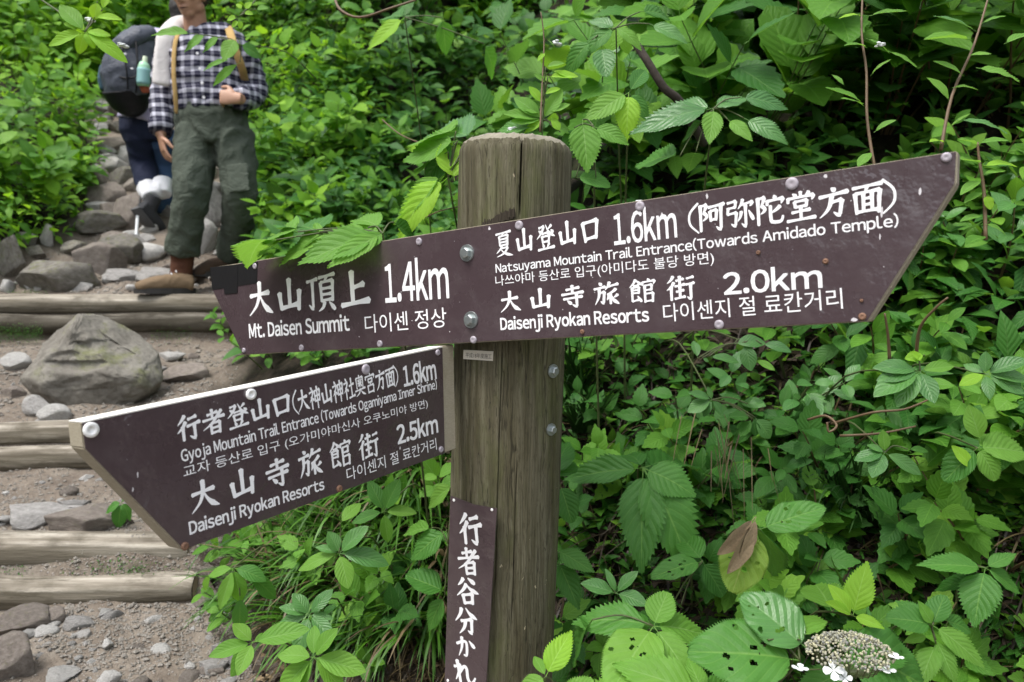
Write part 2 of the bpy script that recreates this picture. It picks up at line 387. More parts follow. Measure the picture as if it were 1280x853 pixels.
post.data.materials.append(simple('lichened_end_grain', (.24, .22, .165), .9, 0, (120, .9, .004), .55))

UP = Plane((1460, -77.5, -1000), (-.06, -1, -.01), 644, 357, 1.2)
LOX = Plane((737, -161.5, 1000), (-.02, -1, .0), 555, 500, 1.27)
# lower board: its up axis so that the right edge reads (553,434)->(556,568)
def board(pl, outline, back, th, name_label):
    b = obj('sign_board', slab(pl, back, -th, -.0012, .0015), M_PLANK, root); b['label'] = name_label
    obj('sign_plate', slab(pl, outline, -.001, 0.), M_SIGN, b)
    return b
UPPLATE = [(264.5, 335.5), (1195, 190), (1193, 229), (1084, 401), (303.5, 443), (266, 363)]
UPBACK = [(263.5, 334.5), (1197, 188.5), (1195.5, 230), (1086, 402.5), (303, 444), (264.5, 362)]
ub = board(UP, UPPLATE, UPBACK, .028, 'upper arrow board pointing both ways, summit to the left and temple to the right')
LOPLATE = [(103, 529.5), (553, 435), (556, 567), (230, 687), (107, 561)]
LOBACK = [(102, 528.5), (568, 430.5), (571, 561), (229, 688.5), (105.5, 561)]
lb_ = board(LOX, LOPLATE, LOBACK, .031, 'lower left arrow board pointing down the trail')
obj('board_top', slab(LOX, [(103, 529.0), (553.5, 434.4), (553.4, 432.9), (102.6, 527.4)], -.0298, -.0005), M_TOPW, lb_)
def T(*a, **k): place_text(*a, **k)
for body, l, r, t in (('大山頂上', (311, 397), (464, 384), (310, 354)), ('夏山登山口', (620, 322), (752, 303), (619, 291)),
                      ('(阿弥陀堂方面)', (858, 292), (1126, 263), (857, 258)), ('大山寺旅館街', (625, 392), (869, 374), (624, 365))):
    T(UP, body, l, r, t, ub, M_LETTER, kind='brush', spacing=3.2 if '旅' in body else (1.2 if '(' not in body else .4))
for body, l, r, t, bd in (('1.4km', (482, 379), (561, 373), (481, 332), .025), ('Mt. Daisen Summit', (312, 423), (437, 413.5), (311.5, 406), .05),
                          ('다이센 정상', (457, 417), (559, 409), (457, 394), .0), ('1.6km', (768, 307), (846, 297), (767, 269), .025),
                          ('Natsuyama Mountain Trail Entrance(Towards Amidado Temple)', (620, 341.5), (1123, 283), (619.5, 331), .04),
                          ('나쓰야마 등산로 입구(아미다도 불당 방면)', (620, 360), (893, 332), (620, 346), .0),
                          ('Daisenji Ryokan Resorts', (626, 413), (811, 402), (625.5, 398.5), .06), ('다이센지 절 료칸거리', (830, 403), (1054, 386), (830, 380), .0),
                          ('2.0km', (905, 369), (1027, 360), (904.5, 343), .05)):
    T(UP, body, l, r, t, ub, M_LETTER, bold=bd)
for body, l, r, t, sp in (('行者登山口', (222, 554), (366, 518), (221, 521), .5), ('(大神山神社奥宮方面)', (366, 519), (500, 481), (366, 490), .1), ('大山寺旅館街', (238, 645), (474, 569), (238, 604), 3.0)):
    T(LOX, body, l, r, t, lb_, M_LETTER, kind='brush', spacing=sp)
for body, l, r, t, bd in (('1.6km', (505, 484), (545, 474), (505, 459), .05), ('Gyoja Mountain Trail Entrance (Towards Ogamiyama Inner Shrine)', (227, 578), (546, 486), (227, 563), .035),
                          ('교자 등산로 입구 (오가미야마신사 오쿠노미야 방면)', (230, 600), (535, 511), (230, 584), .0), ('Daisenji Ryokan Resorts', (237, 669), (405, 612), (237, 653), .055),
                          ('2.5km', (497, 556), (547, 541), (497, 533), .055), ('다이센지 절 료칸거리', (434, 602), (546, 562), (434, 585), .0)):
    T(LOX, body, l, r, t, lb_, M_LETTER, bold=bd)
def disc(pl, px, py, r, mat, parent, name='screw_cap', h=.0028, dome=True, seg=20):
    a, b = pl.st(px, py); bm = bmesh.new(); prof = ((1, 0), (1, .4), (.8, .85), (.45, 1.), (.22, .75), (.0, .7)) if dome else ((1, 0), (1, 1), (.4, 1), (.36, .5), (0, .5))
    rings = []
    for f, z in prof[:-1]: rings.append([bm.verts.new(pl.w(a + r * f * math.cos(k * 2 * math.pi / seg), b + r * f * math.sin(k * 2 * math.pi / seg), h * z)) for k in range(seg)])
    for i in range(len(rings) - 1):
        for k in range(seg): bm.faces.new((rings[i][k], rings[i][(k + 1) % seg], rings[i + 1][(k + 1) % seg], rings[i + 1][k]))
    bm.faces.new(rings[-1]); bmesh.ops.recalc_face_normals(bm, faces=bm.faces[:])
    return obj(name, bm, mat, parent, True)
def hexbolt(pl, px, py, r, parent, mat=None, washer=True):
    mat = mat or M_STEEL
    a, b = pl.st(px, py); bm = bmesh.new()
    def ring(rad, h, n, ph=.3, j=0.): return [bm.verts.new(pl.w(a + rad * (1 + j * noise.noise(Vector((k, px, 1)))) * math.cos(ph + k * 2 * math.pi / n), b + rad * math.sin(ph + k * 2 * math.pi / n), h)) for k in range(n)]
    if washer:
        w0 = ring(r, .0003, 24, 0, .12); w1 = ring(r * .97, .0022, 24, 0, .12)
        for k in range(24): bm.faces.new((w0[k], w0[(k + 1) % 24], w1[(k + 1) % 24], w1[k]))
        bm.faces.new(w1)
    h0 = ring(r * .62, .002, 6); h1 = ring(r * .62, .0075, 6); h2 = ring(r * .5, .0092, 6)
    for q, p in ((h0, h1), (h1, h2)):
        for k in range(6): bm.faces.new((q[k], q[(k + 1) % 6], p[(k + 1) % 6], p[k]))
    bm.faces.new(h2); bmesh.ops.recalc_face_normals(bm, faces=bm.faces[:])
    return obj('hex_bolt', bm, mat, parent)
for x, y, r in ((524, 302, .0062), (649, 282, .007), (800, 258, .0068), (990, 230, .0078), (1183, 197, .0055), (305, 438, .0048), (377, 435, .006), (475, 430, .006), (592, 425, .006), (899, 406, .0062), (319, 333, .006)):
    disc(UP, x, y, r, M_CAP, ub)
for x, y, r in ((728, 415, .0035), (1078, 396, .0045), (948, 316, .0028), (1032, 327, .0035), (1077, 376, .002)):
    disc(UP, x, y, r, M_RUSTY, ub, 'screw_head', .0025)
hexbolt(UP, 584, 316.5, .0135, ub); hexbolt(UP, 589, 400, .0135, ub)
for x, y, r, m in ((313, 493, .0068, M_CAPW), (113, 537.5, .0080, M_CAPW), (457, 462, .0075, M_CAP), (547, 441, .005, M_CAP), (551, 562, .005, M_CAP)):
    disc(LOX, x, y, r, m, lb_, 'screw_cap', .003, m is M_CAP)
for x, y, r in ((231, 683, .0048), (424, 611, .005)): disc(LOX, x, y, r, M_RUSTY, lb_, 'screw_head', .003)
# black tape wrapped over the left end of the upper board
obj('tape', slab(UP, [(263.2, 334.6), (322.2, 327.6), (321.5, 354), (266, 362.6)], -.029, .0009), M_TAPE, ub)
obj('tape', slab(UP, [(279, 334.2), (298, 331.8), (297, 366.5), (281, 368)], .0010, .0014), M_TAPE, ub)
# pale scuffs chipped through the paint
bm = bmesh.new(); r2 = random.Random(3)
for (x, y, w, h, pl) in [(884, 246, 2, 4, UP), (1032, 220, 3, 3, UP), (1102, 266, 2, 9, UP), (1098, 248, 2, 8, UP), (1100, 296, 1, 5, UP), (612, 286, 2, 3, UP), (828, 270, 2, 5, UP), (1150, 240, 2, 6, UP), (1068, 400, 5, 3, UP), (172, 594, 1.2, 4, LOX), (166, 612, 1.2, 4, LOX), (500, 560, 1, 3, LOX)] + \
        [(r2.uniform(330, 1120), 0, r2.uniform(.25, .9), r2.uniform(.25, .9), UP) for _ in range(34)] + [(r2.uniform(150, 540), 0, r2.uniform(.25, .7), r2.uniform(.25, .8), LOX) for _ in range(20)]:
    if y == 0:
        if pl is UP: y = r2.uniform(335 - (x - 265) * .145 + 8, 436 - (x - 303) * .054)
        else: y = r2.uniform(535 - (x - 102) * .207, 600 - (x - 102) * .16)
    vs = []
    for k in range(7):
        a = k * 2 * math.pi / 7; q = r2.uniform(.6, 1.1); s_, t_ = pl.st(x + w * q * math.cos(a), y + h * q * math.sin(a)); vs.append(bm.verts.new(pl.w(s_, t_, .00018)))
    bm.faces.new(vs)
bmesh.ops.recalc_face_normals(bm, faces=bm.faces[:])
tag(obj('paint_scuffs', bm, simple('bare_scuffed_paint', (.6, .58, .6), .6), root), kind='stuff')
# nameplate on the left front of the post
def post_pt(a, z):   # azimuth a (0 = towards the camera, + right), height z under the top
    toC = (EYE - topw); toC = (toC - pax * toC.dot(pax)).normalized(); side = pax.cross(toC).normalized()
    return topw - pax * z + (toC * math.cos(a) + side * math.sin(a)) * (PR + .0)
def w2c(p):
    v = Vector(p) - EYE; return Vector((v.dot(CR), -v.dot(CU), v.dot(CF)))
def w2cd(v): return Vector((v.dot(CR), -v.dot(CU), v.dot(CF)))
toC = (EYE - topw); toC = (toC - pax * toC.dot(pax)).normalized(); sideR = toC.cross(-pax).normalized()
if sideR.x < 0: sideR = -sideR
def radial(a): return toC * math.cos(a) + sideR * math.sin(a)
az = R(-36)
nrm = radial(az); tang = (sideR * math.cos(az) - toC * math.sin(az))
class WPlane(Plane):
    def __init__(s, O, d, u, n): s.O = w2c(O); s.d = w2cd(d); s.u = w2cd(u); s.n = w2cd(n)
pdist = (620 + 236 - CY) / F
ctr = topw - pax * .74 + nrm * (PR + .0035)
NP = WPlane(ctr, tang, pax, nrm)
npb = obj('nameplate', slab(NP, [(563, 620), (592, 631), (621, 636), (606, 880), (555, 880)], -.0022, 0.), M_SIGN, root)
for ch, (x0, x1, y0, y1) in zip('行者谷分かれ', ((575, 605, 641, 680), (574, 602, 684, 718), (572, 601, 721, 755), (571, 600, 758, 792), (572, 597, 795, 822), (570, 597, 824, 856))):
    T(NP, ch, (x0, y1), (x1, y1 + 2), (x0 + 1, y0), npb, M_LETTER, kind='brush')
for x, y in ((567.5, 625.5), (615, 637.5), (560, 851)): disc(NP, x, y, .0026, M_CAPW, npb, 'screw_head', .0015, seg=10)
# little aluminium plaque under the upper board
az2 = R(-19); n2 = radial(az2); t2 = (sideR * math.cos(az2) - toC * math.sin(az2))
PQ = WPlane(topw - pax * .365 + n2 * (PR + .001), t2, pax, n2)
pq = obj('plaque', slab(PQ, [(579.5, 437.5), (616.5, 439.5), (616, 451.5), (579, 449)], -.0012, 0.), M_PLAQ, root)
T(PQ, '平成18年度施工', (582, 447), (614.5, 449), (582, 440.8), pq, M_LETTERD)
# bolts through the right flank of the post
for (x, y, s) in ((691, 464, 1.), (688.5, 537, .9)):
    for _ in range(1):
        az3 = R(41); n3 = radial(az3); t3 = (sideR * math.cos(az3) - toC * math.sin(az3))
        PB = WPlane(topw - pax * .4 + n3 * (PR + .001), t3, pax, n3); hexbolt(PB, x, y, .0115 * s, root)
# dark rotten notch above the upper board
bm = bmesh.new(); 
for k in range(26):
    a = R(-31 + k * 1.25); zz = .1165 + .006 * noise.noise(Vector((k * .7, 0, 0))) - .0009 * (k - 13)
    q = topw - pax * zz + radial(a) * (PR + .002)
    tube(bm, [q - radial(a) * .004, q - pax * (.016 + .008 * noise.noise(Vector((k, 3, 0)))) - radial(a) * .0015], [.0022, .0034], 5)
obj('rotten_rim', bm, simple('rotten_wood', (.025, .018, .01), .95), root)
# ---------------------------------------------------------------- terrain
def lerp_tab(tab, y):
    if y <= tab[0][0]: return tab[0][1]
    for (a, va), (b, vb) in zip(tab, tab[1:]):
        if y <= b: return va + (vb - va) * (y - a) / (b - a)
    return tab[-1][1]
T_Z = [(-60, -9), (-6, -.9), (0, .12), (1.2, .50), (1.8, .565), (2.16, .60), (2.24, .74), (2.34, .76), (2.86, .82), (2.92, .93), (3.0, .965), (3.6, 1.06), (4.20, 1.17), (4.26, 1.34), (4.36, 1.40), (5.0, 1.60), (5.6, 1.86), (7, 2.48), (9, 3.45), (11, 4.1), (16, 6.2), (40, 16)]
T_R = [(-6, 1.5), (0, .5), (1.2, -.18), (1.8, -.62), (2.3, -.92), (2.9, -1.14), (4.3, -1.50), (5.4, -1.80), (7, -2.55), (9, -4.2), (12, -7.), (40, -30)]
T_L = [(-6, -3), (0, -2.6), (1.8, -2.5), (3.2, -2.75), (4.3, -2.95), (5.4, -2.85), (7, -3.45), (9, -4.95), (12, -8.5), (40, -33)]
# toe of the bank on the right: continues in front of the post
TOE = [(-1.50, 4.3), (-1.14, 2.9), (-.92, 2.3), (-.62, 1.85), (-.20, 1.62), (.3, 1.45), (.9, 1.25), (1.6, .9), (3.2, .2), (8, -2)]
def bank_d(x, y):
    """distance behind the toe line of the right bank (0 on the trail side)"""
    if y >= 4.3 or (y > 2.0 and x < -.7): return x - lerp_tab(T_R, y)
    best = 1e9; sg = 0
    for (ax, ay), (bx, by) in zip(TOE, TOE[1:]):
        dx, dy = bx - ax, by - ay; L2 = dx * dx + dy * dy; t = max(0, min(1, ((x - ax) * dx + (y - ay) * dy) / L2))
        ex, ey = x - ax - dx * t, y - ay - dy * t; d = math.hypot(ex, ey)
        if d < best: best = d; sg = 1 if (dx * (y - ay) - dy * (x - ax)) > 0 else -1
    return best * sg
def h0(x, y):
    tz = lerp_tab(T_Z, y); s = bank_d(x, y); l = lerp_tab(T_L, y) - x
    if s > 0:
        zb = lerp_tab(T_Z, min(y, 1.5 + .35 * max(y - 1.5, 0))) if x > -.9 else tz
        k = min(1, max(0, (x + 1.3) / .8))
        tz = tz * (1 - k) + lerp_tab(T_Z, min(y, 1.5)) * k
        return tz + (1.02 * s if s < 1.6 else 1.63 + .80 * (s - 1.6) if s < 6 else 5.15 + .45 * (s - 6))
    if l > 0: return tz + (.62 * l if l < 3 else 1.86 + .8 * (l - 3))
    return tz
def ground(x, y):
    s = bank_d(x, y); l = lerp_tab(T_L, y) - x
    v = Vector((x, y, 0)); z = h0(x, y)
    rough = .035 if (s > 0 or l > 0) else .022
    if y > 4.5: rough += .03
    z += rough * noise.fractal(v * 3.1, 1, 2, 3) + .011 * noise.fractal(v * 15, 1, 2, 3)
    if s > .05: z += .05 * noise.fractal(v * 1.7 + Vector((5, 1, 0)), 1, 2, 2)
    return z
def axis(segs):
    out = []
    for a, b, st in segs:
        n = max(1, round((b - a) / st)); out += [a + (b - a) * i / n for i in range(n)]
    return out + [segs[-1][1]]
xs = axis([(-34, -10, 1.2), (-10, -4, .25), (-4, -2.9, .08), (-2.9, .6, .022), (.6, 3, .06), (3, 8, .25), (8, 34, 1.3)])
ys = axis([(-60, -6, 2.), (-6, 1.2, .25), (1.2, 4.6, .022), (4.6, 7, .05), (7, 12, .15), (12, 40, 1.2)])
V = [(x, y, ground(x, y)) for y in ys for x in xs]; nx = len(xs)
Fq = [(j * nx + i, j * nx + i + 1, (j + 1) * nx + i + 1, (j + 1) * nx + i) for j in range(len(ys) - 1) for i in range(nx - 1)]
gm = bpy.data.meshes.new('hillside'); gm.from_pydata(V, [], Fq)
at = gm.attributes.new('soil', 'FLOAT', 'POINT')
sv = []
for x, y, z in V:
    s = bank_d(x, y); l = lerp_tab(T_L, y) - x; n_ = .10 * noise.noise(Vector((x * 4, y * 4, 0)))
    sv.append(min(1, max(0, (max(s, l) + n_ + .02) / .16)))
at.data.foreach_set('value', sv)
def ground_mat():
    m, nt, b, _ = newmat('gritty_trail_and_dark_soil'); nb = NB(nt); c = nb.coord()
    a = nb.n('ShaderNodeAttribute', attribute_name='soil').outputs['Fac']
    n1 = nb.noise(c, 3.5, 6, .6); n2 = nb.noise(c, 45, 5, .7); n3 = nb.noise(c, 190, 3, .7)
    tr = nb.ramp(n1, [(.3, (.12, .098, .08)), (.5, (.195, .163, .13)), (.7, (.28, .25, .212))])
    tr = nb.mix(nb.ramp(n2, [(.35, .55), (.6, 0.)]), tr, (.075, .056, .042))
    vo = nb.n('ShaderNodeTexVoronoi'); nb.put(vo, 'Vector', c); vo.inputs['Scale'].default_value = 90
    grit = nb.ramp(vo.outputs['Distance'], [(.12, 1.), (.34, 0.)])
    tr = nb.mix(nb.math('MULTIPLY', grit, nb.ramp(nb.noise(c, 12, 3), [(.4, 0.), (.6, .75)])), tr, (.34, .32, .30))
    so_ = nb.ramp(n2, [(.3, (.006, .005, .003)), (.55, (.018, .013, .008)), (.75, (.045, .032, .02))])
    so_ = nb.mix(nb.ramp(n1, [(.55, 0.), (.72, .5)]), so_, (.03, .045, .012))
    nb.put(b, 'Base Color', nb.mix(a, tr, so_)); b.inputs['Roughness'].default_value = .92; b.inputs['Specular IOR Level'].default_value = .25
    hh = nb.math('ADD', nb.math('MULTIPLY', n2, .6), nb.math('ADD', nb.math('MULTIPLY', n3, .25), nb.math('MULTIPLY', grit, .25)))
    nb.put(b, 'Normal', nb.bump(hh, .8, .012)); return m
M_GROUND = ground_mat()
tag(link('ground', gm, None, M_GROUND, True), kind='structure')
def gz(x, y): return ground(x, y)
def at_ground(px, py, d0=1.2, d1=14.):
    """where the line of sight through a photo pixel meets the ground"""
    dr = (P(px, py, 1.) - EYE); dr /= dr.y; y = d0
    while y < d1:
        p = EYE + dr * y
        if p.z <= ground(p.x, p.y): return p
        y += .02
    return EYE + dr * d1
# ---------------------------------------------------------------- logs of the steps
def log_mat(name='stripped_log_wood', k=1., green=.75):
    m, nt, b, _ = newmat(name); nb = NB(nt)
    g = nb.noise(nb.coord('Object', (1.6, 42, 42)), 1.0, 6, .6); sp = nb.noise(nb.coord('Object', (6, 14, 14)), 1.0, 5, .65)
    col = nb.ramp(g, [(.3, (.10, .084, .066)), (.48, (.24, .212, .175)), (.66, (.45, .412, .36))])
    col = nb.mix(nb.ramp(sp, [(.50 - (green - .75), 0.), (.68 - (green - .75) * .7, min(.9, green))]), col, (.07, .058, .040))
    dk = nb.ramp(nb.noise(nb.coord('Object', (3, 30, 30)), 1.0, 5, .7), [(.58, 0.), (.64, .8)])
    col = nb.mix(dk, col, (.06, .05, .035))
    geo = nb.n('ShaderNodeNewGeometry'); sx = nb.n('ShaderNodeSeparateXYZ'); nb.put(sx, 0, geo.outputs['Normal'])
    alg_shade = nb.math('MULTIPLY', nb.ramp(nb.math('ADD', sx.outputs[2], nb.math('MULTIPLY', nb.math('SUBTRACT', sp, .5), 1.6)), [(.25, 1.), (.62, 0.)]), .62)  # algae stain on sides and underside, doubling as painted shade that rounds the log
    col = nb.mix(alg_shade, col, (.082, .070, .048))
    col = nb.mix(1., col, (k, k, k * .97), 'MULTIPLY')
    nb.put(b, 'Base Color', col); b.inputs['Roughness'].default_value = .85; b.inputs['Specular IOR Level'].default_value = .3
    nb.put(b, 'Normal', nb.bump(nb.math('ADD', g, nb.math('MULTIPLY', sp, .8)), .8, .008)); return m
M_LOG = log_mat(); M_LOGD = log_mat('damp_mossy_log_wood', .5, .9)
M_LOGEND = simple('sawn_log_end', (.34, .28, .19), .85, 0, (90, .5, .004), .35)
def log(x0, x1, y0, y1, z0, z1, r0, r1, sd, label, moss=None):
    o = empty('step_log', ((x0 + x1) / 2, (y0 + y1) / 2, (z0 + z1) / 2 - r0)); tag(o, label, 'log', 'logs laid in pairs as steps of the trail')
    a = Vector((x0, y0, z0)); b = Vector((x1, y1, z1)); n = 90; seg = 40; bm = bmesh.new(); dirv = (b - a).normalized(); u = dirv.cross(Vector((0, 0, 1))).normalized(); w = u.cross(dirv); rings = []
    for i in range(n + 1):
        t = i / n; c = a.lerp(b, t); c = c + Vector((0, .018 * noise.noise(Vector((t * 3, sd, 0))), .016 * noise.noise(Vector((t * 3, sd, 5)))))
        rr = (r0 + (r1 - r0) * t); e = min(t, 1 - t) * (b - a).length
        if e < .02: rr *= .86 + .14 * (e / .02)
        ring = []
        for k in range(seg):
            an = 2 * math.pi * k / seg
            q = rr * (1 + .09 * noise.noise(Vector((math.cos(an) * 1.5, math.sin(an) * 1.5, t * 4 + sd))) + .04 * noise.noise(Vector((math.cos(an) * 5, math.sin(an) * 5, t * 9 + sd))) + .03 * noise.noise(Vector((math.cos(an) * 7, math.sin(an) * 7, t * 2.5 + sd))) + .018 * noise.noise(Vector((math.cos(an) * 22, math.sin(an) * 22, t * 4 + sd))))
            ring.append(bm.verts.new(c + (u * math.cos(an) + w * math.sin(an)) * q))
        rings.append(ring)
    for i in range(n):
        for k in range(seg): bm.faces.new((rings[i][k], rings[i][(k + 1) % seg], rings[i + 1][(k + 1) % seg], rings[i + 1][k]))
    bmesh.ops.recalc_face_normals(bm, faces=bm.faces[:])
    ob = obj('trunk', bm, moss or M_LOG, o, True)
    for (c, s_, rr) in ((a, -1, r0 * .84), (b, 1, r1 * .84)):
        c = c + Vector((0, .018 * noise.noise(Vector((0 if s_ < 0 else 3, sd, 0))), .016 * noise.noise(Vector((0 if s_ < 0 else 3, sd, 5)))))
        bm = bmesh.new()
        ring = [bm.verts.new(c + dirv * s_ * .002 + (u * math.cos(k * .314159 * 1) + w * math.sin(k * .314159)) * rr) for k in range(20)]
        ct = bm.verts.new(c + dirv * s_ * .006)
        for k in range(20): bm.faces.new((ring[k], ring[(k + 1) % 20], ct))
        obj('sawn_end', bm, M_LOGEND, o)
    return o
def lx(px, D): return (px - CX) / F * D
def lz(py, D): return P(640, py, 1.)[2] * 0 + (EYE + (P(640, py, 1.) - EYE) / (P(640, py, 1.) - EYE).y * D).z
# (upper log centre pixel row, distance, radius)
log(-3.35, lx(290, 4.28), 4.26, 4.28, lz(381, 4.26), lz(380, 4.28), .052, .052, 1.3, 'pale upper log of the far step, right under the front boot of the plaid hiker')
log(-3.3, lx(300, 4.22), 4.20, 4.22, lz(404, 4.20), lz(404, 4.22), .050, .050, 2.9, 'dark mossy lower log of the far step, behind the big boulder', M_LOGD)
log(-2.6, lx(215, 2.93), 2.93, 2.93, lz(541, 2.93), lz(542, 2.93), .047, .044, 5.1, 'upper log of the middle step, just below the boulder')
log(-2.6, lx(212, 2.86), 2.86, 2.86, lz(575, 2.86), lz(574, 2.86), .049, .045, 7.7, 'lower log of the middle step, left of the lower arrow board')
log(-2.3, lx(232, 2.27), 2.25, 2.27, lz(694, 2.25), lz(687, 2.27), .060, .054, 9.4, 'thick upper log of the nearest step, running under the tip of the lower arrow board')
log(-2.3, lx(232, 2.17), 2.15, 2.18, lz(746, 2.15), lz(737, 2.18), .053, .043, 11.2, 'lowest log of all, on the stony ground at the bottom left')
# moss and weeds between the logs
# ---------------------------------------------------------------- rocks
def rock_mat(name, a, b_, moss, wet=.0):
    m, nt, b, _ = newmat(name); nb = NB(nt); c = nb.coord()
    oi = nb.n('ShaderNodeObjectInfo').outputs['Random']
    n1 = nb.noise(c, 6, 7, .65); n2 = nb.noise(c, 70, 4, .7)
    col = nb.mix(nb.ramp(n1, [(.3, 0.), (.7, 1.)]), a, b_)
    col = nb.mix(nb.math('MULTIPLY', nb.ramp(n2, [(.3, 1.), (.5, 0.)]), .4), col, [v * .45 for v in a])
    hv = nb.n('ShaderNodeHueSaturation'); nb.put(hv, 'Color', col); nb.put(hv, 'Value', nb.math('ADD', nb.math('MULTIPLY', oi, .5), .78)); col = hv.outputs[0]
    if moss:
        geo = nb.n('ShaderNodeNewGeometry'); sx = nb.n('ShaderNodeSeparateXYZ'); nb.put(sx, 0, geo.outputs['Normal'])
        mm = nb.math('MULTIPLY', nb.ramp(nb.noise(c, 5, 6, .7), [(.62 - moss * .25, 0.), (.74 - moss * .2, 1.)]), nb.ramp(sx.outputs[2], [(.0, .35), (.7, 1.)]))
        col = nb.mix(nb.math('MULTIPLY', mm, .85), col, nb.mix(n2, (.055, .062, .012), (.17, .19, .045)))
    nb.put(b, 'Base Color', col); b.inputs['Roughness'].default_value = .88 - wet; b.inputs['Specular IOR Level'].default_value = .3
    nb.put(b, 'Normal', nb.bump(nb.math('ADD', n1, nb.math('MULTIPLY', n2, .35)), .75, .012)); return m
M_ROCK = rock_mat('grey_andesite', (.19, .182, .172), (.38, .365, .35), 0)
M_ROCKP = rock_mat('pale_dusty_stone', (.30, .29, .275), (.46, .45, .43), 0)
M_ROCKM = rock_mat('mossy_rock', (.095, .085, .07), (.24, .225, .20), .42)
M_ROCKD = rock_mat('brown_rock', (.125, .105, .09), (.24, .21, .185), .15)
def rock_mesh(seed, sub=3, npl=15):
    r = random.Random(seed); bm = bmesh.new(); bmesh.ops.create_icosphere(bm, subdivisions=sub + 1, radius=1)
    pls = []
    for _ in range(npl):
        n = Vector((r.gauss(0, 1), r.gauss(0, 1), r.gauss(0, 1))).normalized(); pls.append((n, r.uniform(.50, .82)))
    for v in bm.verts:
        p = v.co.copy()
        for n, d in pls:
            q = p.dot(n)
            if q > d: p -= n * (q - d) * .985
        p *= 1 + .05 * noise.fractal(p * 2.6 + Vector((seed, 0, 0)), .8, 2.1, 6)
        v.co = p
    bm.faces.ensure_lookup_table()
    return bm
def rmesh(seed, sub=3, mat=None):
    me = mesh_of(rock_mesh(seed, sub), 'rock'); me.materials.append(mat); me.shade_smooth(); return me
RM = {k: [rmesh(s + k_i * 20, 2, m) for s in range(7)] for k_i, (k, m) in enumerate((('g', M_ROCK), ('p', M_ROCKP), ('m', M_ROCKM), ('d', M_ROCKD)))}
BIG = {k: [rmesh(s + 100 + k_i * 20, 3, m) for s in range(4)] for k_i, (k, m) in enumerate((('g', M_ROCK), ('p', M_ROCKP), ('m', M_ROCKM), ('d', M_ROCKD)))}
def rock(px, py, w, h, kind, label, big=True, D=None, rot=None, name='rock', cat='rock', group=None, dp=.8):
    """px, py: pixel of the foot of the rock; w, h in pixels"""
    p = at_ground(px, py) if D is None else P(px, py, D)
    z = p.y; me = rng.choice((BIG if big else RM)[kind])
    o = bpy.data.objects.new(name, me); COL.objects.link(o)
    W = w / F * z / 2 * 1.0; H = h / F * z / 2 * 1.0
    o.scale = (W * 1.22, W * dp * 1.1, H * 1.25); o.rotation_euler = (0, 0, rng.uniform(-.5, .5) if rot is None else rot)
    o.location = (p.x, p.y + W * dp * .5, p.z + H * .62)
    return tag(o, label, cat, group)
# the boulder gets its own shape
bm = bmesh.new(); bmesh.ops.create_icosphere(bm, subdivisions=6, radius=1)
bp = at_ground(112, 503); bD = bp.y
PLN = [((-.55, -.45, .62), .60), ((.62, -.35, .62), .56), ((.1, -.92, .35), .62), ((-.9, -.2, .2), .84), ((.95, -.2, .1), .86), ((0, 0, 1), .86), ((.35, -.75, .62), .68), ((-.3, -.8, .5), .69), ((0, .8, .4), .75), ((.2, -1, -.3), .78)]
for v in bm.verts:
    p = v.co.copy()
    for n, d in PLN:
        n = Vector(n).normalized(); q = p.dot(n)
        if q > d: p -= n * (q - d) * .9
    # the curved hollows worn into the face
    for (cx_, cz_, rx_, rz_, dep) in ((.28, .42, .34, .22, .10), (.05, .08, .50, .20, .09), (.62, .28, .2, .2, .06)):
        if p.y < 0:
            e = ((p.x - cx_) / rx_) ** 2 + ((p.z - cz_) / rz_) ** 2
            if e < 1: p.y += dep * min(1, (1 - e) * 2.2) * (1.6 if p.z < cz_ else .8)
    p += v.co * .055 * noise.fractal(v.co * 2.4, 1, 2, 5); p += v.co * .012 * noise.fractal(v.co * 14, 1, 2, 4)
    v.co = p
for v in bm.verts:
    v.co.x = v.co.x * (1.03 - .30 * max(0, v.co.z + .3) ** 1.2) - .13 * v.co.z
bmesh.ops.scale(bm, vec=(77 / F * bD * 1.13, .22, 60 / F * bD * 1.17), verts=bm.verts)
bo = obj('boulder', bm, M_ROCKM, None, True); bo.location = (bp.x - .05, bp.y + .12, bp.z + 57 / F * bD * .82)
tag(bo, 'big grey-green boulder with curved mossy hollows on the trail below the far log step', 'boulder')
bo.data.materials.clear(); bo.data.materials.append(rock_mat('boulder_stone', (.10, .09, .075), (.25, .235, .205), .40))
